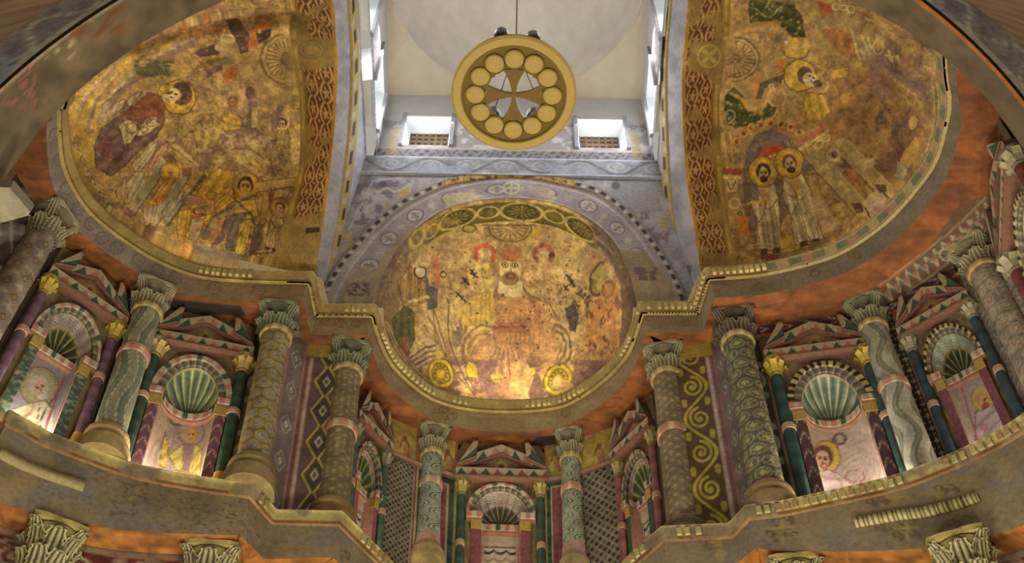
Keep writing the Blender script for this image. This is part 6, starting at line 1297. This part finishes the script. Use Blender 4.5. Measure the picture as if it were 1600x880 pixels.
def paint_e(x, y, P, t, th):
    cv = Cv(x, y, rgb(184, 152, 98)); cv.warp(2.0, 11, 27); cv.blot(rgb(164, 120, 82), 30, 24, .5, 101, .6); cv.blot(rgb(206, 176, 112), 22, 18, .54, 102, .7); cv.blot(rgb(148, 112, 78), 10, 12, .6, 103, .5); cv.contour(34, 421, rgb(112, 80, 54), .5, 6, .06, 1.2, .6); cv.contour(26, 422, CR, .4, 5, .05, 1.2, .6)
    # dark mauve border following the rim
    tt = t.ravel(); side = np.abs(cv.x - 795)
    cv.c[:] = over(cv.c, np.clip((.20 - tt) / .05, 0, 1) * np.clip((side - 95) / 40, 0, 1), rgb(98, 80, 66)); cv.c[:] = over(cv.c, band(tt - .11, .03, .02) * (side > 120) * .6, rgb(150, 132, 112))
    cv.poly([(596, 470), (604, 430), (628, 392), (650, 372), (668, 352), (672, 372), (640, 420), (624, 480), (636, 540), (660, 580), (640, 590), (608, 540)], rgb(112, 92, 62), .75); cv.poly([(985, 440), (960, 390), (950, 400), (968, 440), (972, 500), (964, 560), (950, 590), (975, 560), (990, 500)], rgb(108, 84, 66), .8)
    # olive interlace band
    s = (th.ravel() * 1.9) / .40; bt = np.clip((tt - .025) / .20, 0, 1); m = ((tt > .025) & (tt < .225)) * np.clip((140 - side) / 14, 0, 1); C = p_interlace(rgb(98, 86, 42), rgb(176, 154, 88), .62)(s, bt); a = m[:, None]; cv.c[:] = cv.c * (1 - a) + C * a
    halfwheel(cv, 797, 356, 33, -6, 186, ry=22, n=9, fillc=CR); cv.ln([(755, 352), (838, 352)], 3, rgb(120, 98, 52)); cv.el(733, 358, 9, 6, rgb(176, 150, 56)); cv.ring(733, 357, 10, 6, 2, GN); cv.el(836, 366, 5, 6, rgb(186, 156, 52)); cv.ring(763, 362, 6, 6, 2, GY)
    for k in range(3): cv.ring(680, 380, 30 + k * 4, 40 + k * 3, 1.8, rgb(128, 104, 60), .7, .6, 180, 300)
    cv.ring(652, 372, 9, 16, 4, rgb(152, 136, 70), .5); cv.el(652, 372, 5, 10, rgb(106, 92, 54), .5); cv.ln([(645, 400), (680, 380), (710, 368)], 12, rgb(158, 134, 76), .8, 4)
    # haloes beside the central head
    for px, c in ((757, rgb(182, 88, 62)), (849, rgb(146, 82, 58))): cv.ring(px, 397, 14, 14, 7, c, 0, .9, 130, 410); cv.el(px, 404, 8, 12, rgb(196, 160, 110), 0, .8)
    cv.el(862, 398, 4, 5, rgb(90, 56, 52))
    # central enthroned figure
    cv.el(797, 409, 25, 31, rgb(168, 128, 82), 0, .7); cv.ring(797, 407, 26, 31, 2, rgb(140, 96, 58), 0, .5); cv.el(797, 393, 19, 11, rgb(150, 104, 66), 0, .7); robe(cv, [(770, 460), (780, 446), (814, 446), (828, 462), (858, 476), (876, 506), (884, 560), (864, 600), (820, 632), (776, 628), (738, 604), (722, 560), (728, 506), (744, 478)], rgb(190, 142, 92), a=.8, w=1.6)
    cv.poly([(708, 492), (740, 462), (770, 458), (776, 500), (760, 520), (720, 512)], rgb(206, 172, 84), .85); cv.poly([(772, 470), (800, 462), (850, 480), (850, 548), (800, 556), (776, 540)], rgb(192, 138, 92), .8); pleats(cv, (722, 470), (768, 462), (716, 508), (770, 514), 7, rgb(168, 128, 62), 2); pleats(cv, (776, 480), (848, 486), (780, 548), (846, 548), 9, rgb(158, 108, 70), 1.6)
    cv.poly([(770, 506), (822, 502), (824, 520), (772, 522)], rgb(164, 102, 78), .8); cv.ln([(772, 512), (824, 510)], 2.5, rgb(130, 70, 54), .8)
    cv.poly([(780, 440), (815, 440), (818, 458), (800, 466), (778, 458)], rgb(214, 188, 138)); cv.el(797, 420, 17, 25, rgb(212, 180, 124)); cv.el(797, 436, 13, 11, rgb(140, 104, 66)); cv.ring(797, 432, 6, 4, 2.4, rgb(110, 72, 48)); cv.el(797, 400, 16, 7, rgb(160, 104, 62))
    for e in (-1, 1): cv.ring(797 + e * 8, 414, 4.5, 3.6, 1.8, rgb(110, 76, 46)); cv.el(797 + e * 8, 414, 1.8, 1.8, LINE); cv.ln([(797 + e * 3, 407), (797 + e * 13, 407)], 1.6, rgb(110, 76, 46), .8)
    cv.ln([(797, 410), (799, 424), (795, 425)], 1.6, rgb(130, 90, 54), .8); cv.poly([(730, 420), (766, 410), (772, 440), (752, 458), (736, 452)], rgb(212, 180, 100), .7)
    for k in range(5): cv.ring(752, 546, 14 + k * 5, 20 + k * 6, 2.2, (rgb(206, 178, 122), rgb(140, 104, 70))[k % 2], .35, .8, 150, 290); cv.ring(868, 540, 12 + k * 4, 18 + k * 5, 2.4, (rgb(204, 178, 128), rgb(120, 88, 66))[k % 2], -.2, .85, -80, 80)
    cv.poly([(760, 560), (800, 540), (840, 556), (846, 610), (800, 636), (756, 620)], rgb(172, 122, 90), .6)
    for k in range(12): cv.ln([(790 + (k - 6) * 3, 545), (790 + (k - 6) * 8, 590 + (k % 3) * 10)], 1.5, (rgb(206, 170, 118), rgb(136, 94, 72))[k % 2], .7)
    cv.blot(rgb(116, 84, 80), 26, 16, .42, 105, .85, (640, 790, 555, 650)); cv.blot(rgb(112, 80, 74), 26, 16, .44, 106, .85, (810, 970, 560, 650)); cv.poly([(900, 560), (950, 566), (940, 590), (904, 612), (892, 590)], rgb(116, 84, 72), .8)
    # wheels, yellow lappets, stools
    for px, py, rx, ry in ((689, 584, 20, 24), (872, 594, 22, 25)):
        cv.el(px, py, rx, ry, rgb(178, 148, 50), .5 if px > 800 else -.4)
        for k, c in ((1, rgb(122, 94, 30)), (.82, rgb(196, 168, 66)), (.66, rgb(122, 94, 30)), (.36, rgb(130, 102, 36))): cv.ring(px, py, rx * k, ry * k, 2.2, c, .5 if px > 800 else -.4)
        for k in range(12): a_ = k * math.pi / 6; cv.el(px + rx * .5 * math.cos(a_), py + ry * .5 * math.sin(a_), 2, 2, rgb(110, 84, 28))
    cv.poly([(733, 566), (744, 570), (746, 592), (732, 588), (728, 576)], rgb(196, 166, 52)); cv.el(776, 589, 10, 5, rgb(184, 156, 56)); cv.el(831, 581, 6, 6, rgb(190, 160, 54)); cv.poly([(682, 548), (692, 548), (694, 560), (678, 562)], rgb(188, 162, 70)); cv.ln([(762, 596), (790, 590)], 2, DK, .6)
    # lower purple field and figures at the left
    robe(cv, [(612, 500), (634, 476), (648, 490), (648, 530), (634, 560), (620, 540)], rgb(82, 84, 46)); cv.poly([(622, 528), (640, 524), (640, 560), (630, 564)], rgb(128, 82, 54), .8); robe(cv, [(622, 440), (640, 416), (650, 420), (666, 444), (668, 470), (646, 480), (630, 478)], rgb(164, 126, 72)); pleats(cv, (636, 424), (660, 440), (630, 474), (664, 470), 5, rgb(112, 80, 48)); cv.poly([(664, 424), (672, 446), (684, 452), (682, 480), (668, 484), (666, 452)], rgb(88, 88, 82))
    cv.el(657, 426, 9, 9, rgb(206, 188, 146)); cv.ring(657, 426, 9, 9, 2, DK); cv.ln([(652, 418), (660, 412), (668, 414)], 3, CR, .9, 3); cv.poly([(674, 400), (684, 396), (690, 420), (684, 448), (676, 424)], rgb(180, 112, 72), .75); cv.ln([(640, 472), (668, 464)], 5, rgb(196, 176, 124)); cv.el(692, 428, 3, 3, CR); cv.ring(692, 428, 4, 4, 1.6, DK)
    for k in range(7): cv.ln([(640 + k * 2, 556 + k * 3), (662 + k * 2, 542 + k * 3), (680, 536 + k * 4)], 2.6, (rgb(190, 168, 126), rgb(110, 80, 64))[k % 2], .85, 4)
    for k in range(4): cv.ln([(664 + k * 5, 500 - k * 4), (680 + k * 3, 520), (688 + k * 3, 546)], 3, (rgb(194, 166, 110), rgb(142, 108, 74))[k % 2], .8, 4)
    cv.ln([(702, 470), (700, 520), (712, 560), (736, 612), (750, 624)], 1.8, DK, .55, 5); cv.ln([(676, 452), (680, 520), (696, 556), (730, 606)], 2, rgb(110, 80, 60), .6, 5); cv.poly([(704, 500), (722, 500), (722, 540), (708, 540)], rgb(132, 112, 100), .8); cv.ring(712, 505, 4, 8, 3, rgb(200, 160, 120))
    # orange figure at the right, dark patches
    cv.poly([(932, 470), (950, 440), (966, 452), (970, 520), (956, 560), (930, 560), (914, 540), (916, 500)], rgb(188, 128, 72), .85); cv.blot(rgb(112, 72, 48), 5, 12, .58, 108, .8, (910, 975, 430, 565)); cv.blot(rgb(206, 160, 96), 6, 14, .6, 109, .7, (910, 975, 430, 565)); cv.el(936, 440, 12, 24, rgb(160, 140, 78), .2); cv.ring(936, 436, 13, 26, 3, rgb(90, 66, 42), .2, .8, 60, 280)
    cv.poly([(882, 482), (896, 474), (904, 490), (900, 520), (890, 516)], rgb(84, 72, 68)); cv.blot(rgb(72, 58, 44), 7, 8, .58, 110, .85, (870, 930, 430, 500)); cv.ln([(888, 466), (870, 500), (862, 520)], 2, rgb(150, 130, 80), .7)
    cv.ring(950, 452, 8, 12, 3, rgb(140, 84, 54), .2, .8)
    # flecks of lost paint
    rg = np.random.RandomState(8)
    for k in range(150):
        px = rg.normal(800, 70); py = rg.normal(470, 50)
        if 770 < px < 826 and 385 < py < 460: continue
        cv.el(px, py, rg.uniform(.8, 2.4), rg.uniform(.8, 2.2), rgb(74, 60, 44), rg.uniform(0, 3), .75)
    for (px, py) in ((726, 438), (738, 424), (742, 430), (888, 434), (892, 442), (884, 450), (728, 442), (716, 460), (722, 466)): cv.ln([(px - 3, py - 3), (px + 4, py + 4)], 3, rgb(56, 46, 38), .85); cv.ln([(px + 3, py - 4), (px - 2, py + 4)], 2, rgb(56, 46, 38), .8)
    cv.poly([(800, 566), (820, 560), (834, 590), (824, 612), (832, 640), (806, 642), (796, 604)], rgb(190, 154, 96), .9); cv.poly([(866, 588), (890, 596), (900, 604), (876, 612), (862, 604)], rgb(184, 150, 96), .85); cv.poly([(655, 350), (690, 340), (720, 344), (700, 356), (672, 366)], rgb(160, 128, 62), .5)
    bl = [(604, 505), (622, 545), (650, 580), (690, 612), (740, 630), (800, 636), (850, 630), (900, 612), (945, 580), (975, 540)]
    cv.ln(bl, 6, rgb(172, 146, 92), .85, 6); cv.ln(bl, 1.6, rgb(104, 84, 56), .8, 6)
    age(cv, 341, .5); cv.vary(.26, 8, 121); cv.vary(.15, 46, 122); return cv.out()
side_dome(-1, paint_n, 'north half dome painted with a nursing mother among haloed figures'); side_dome(1, paint_s, 'south half dome painted with haloed saints and green winged figures'); east_dome(paint_e, 'central half dome painted with a large enthroned bearded figure')
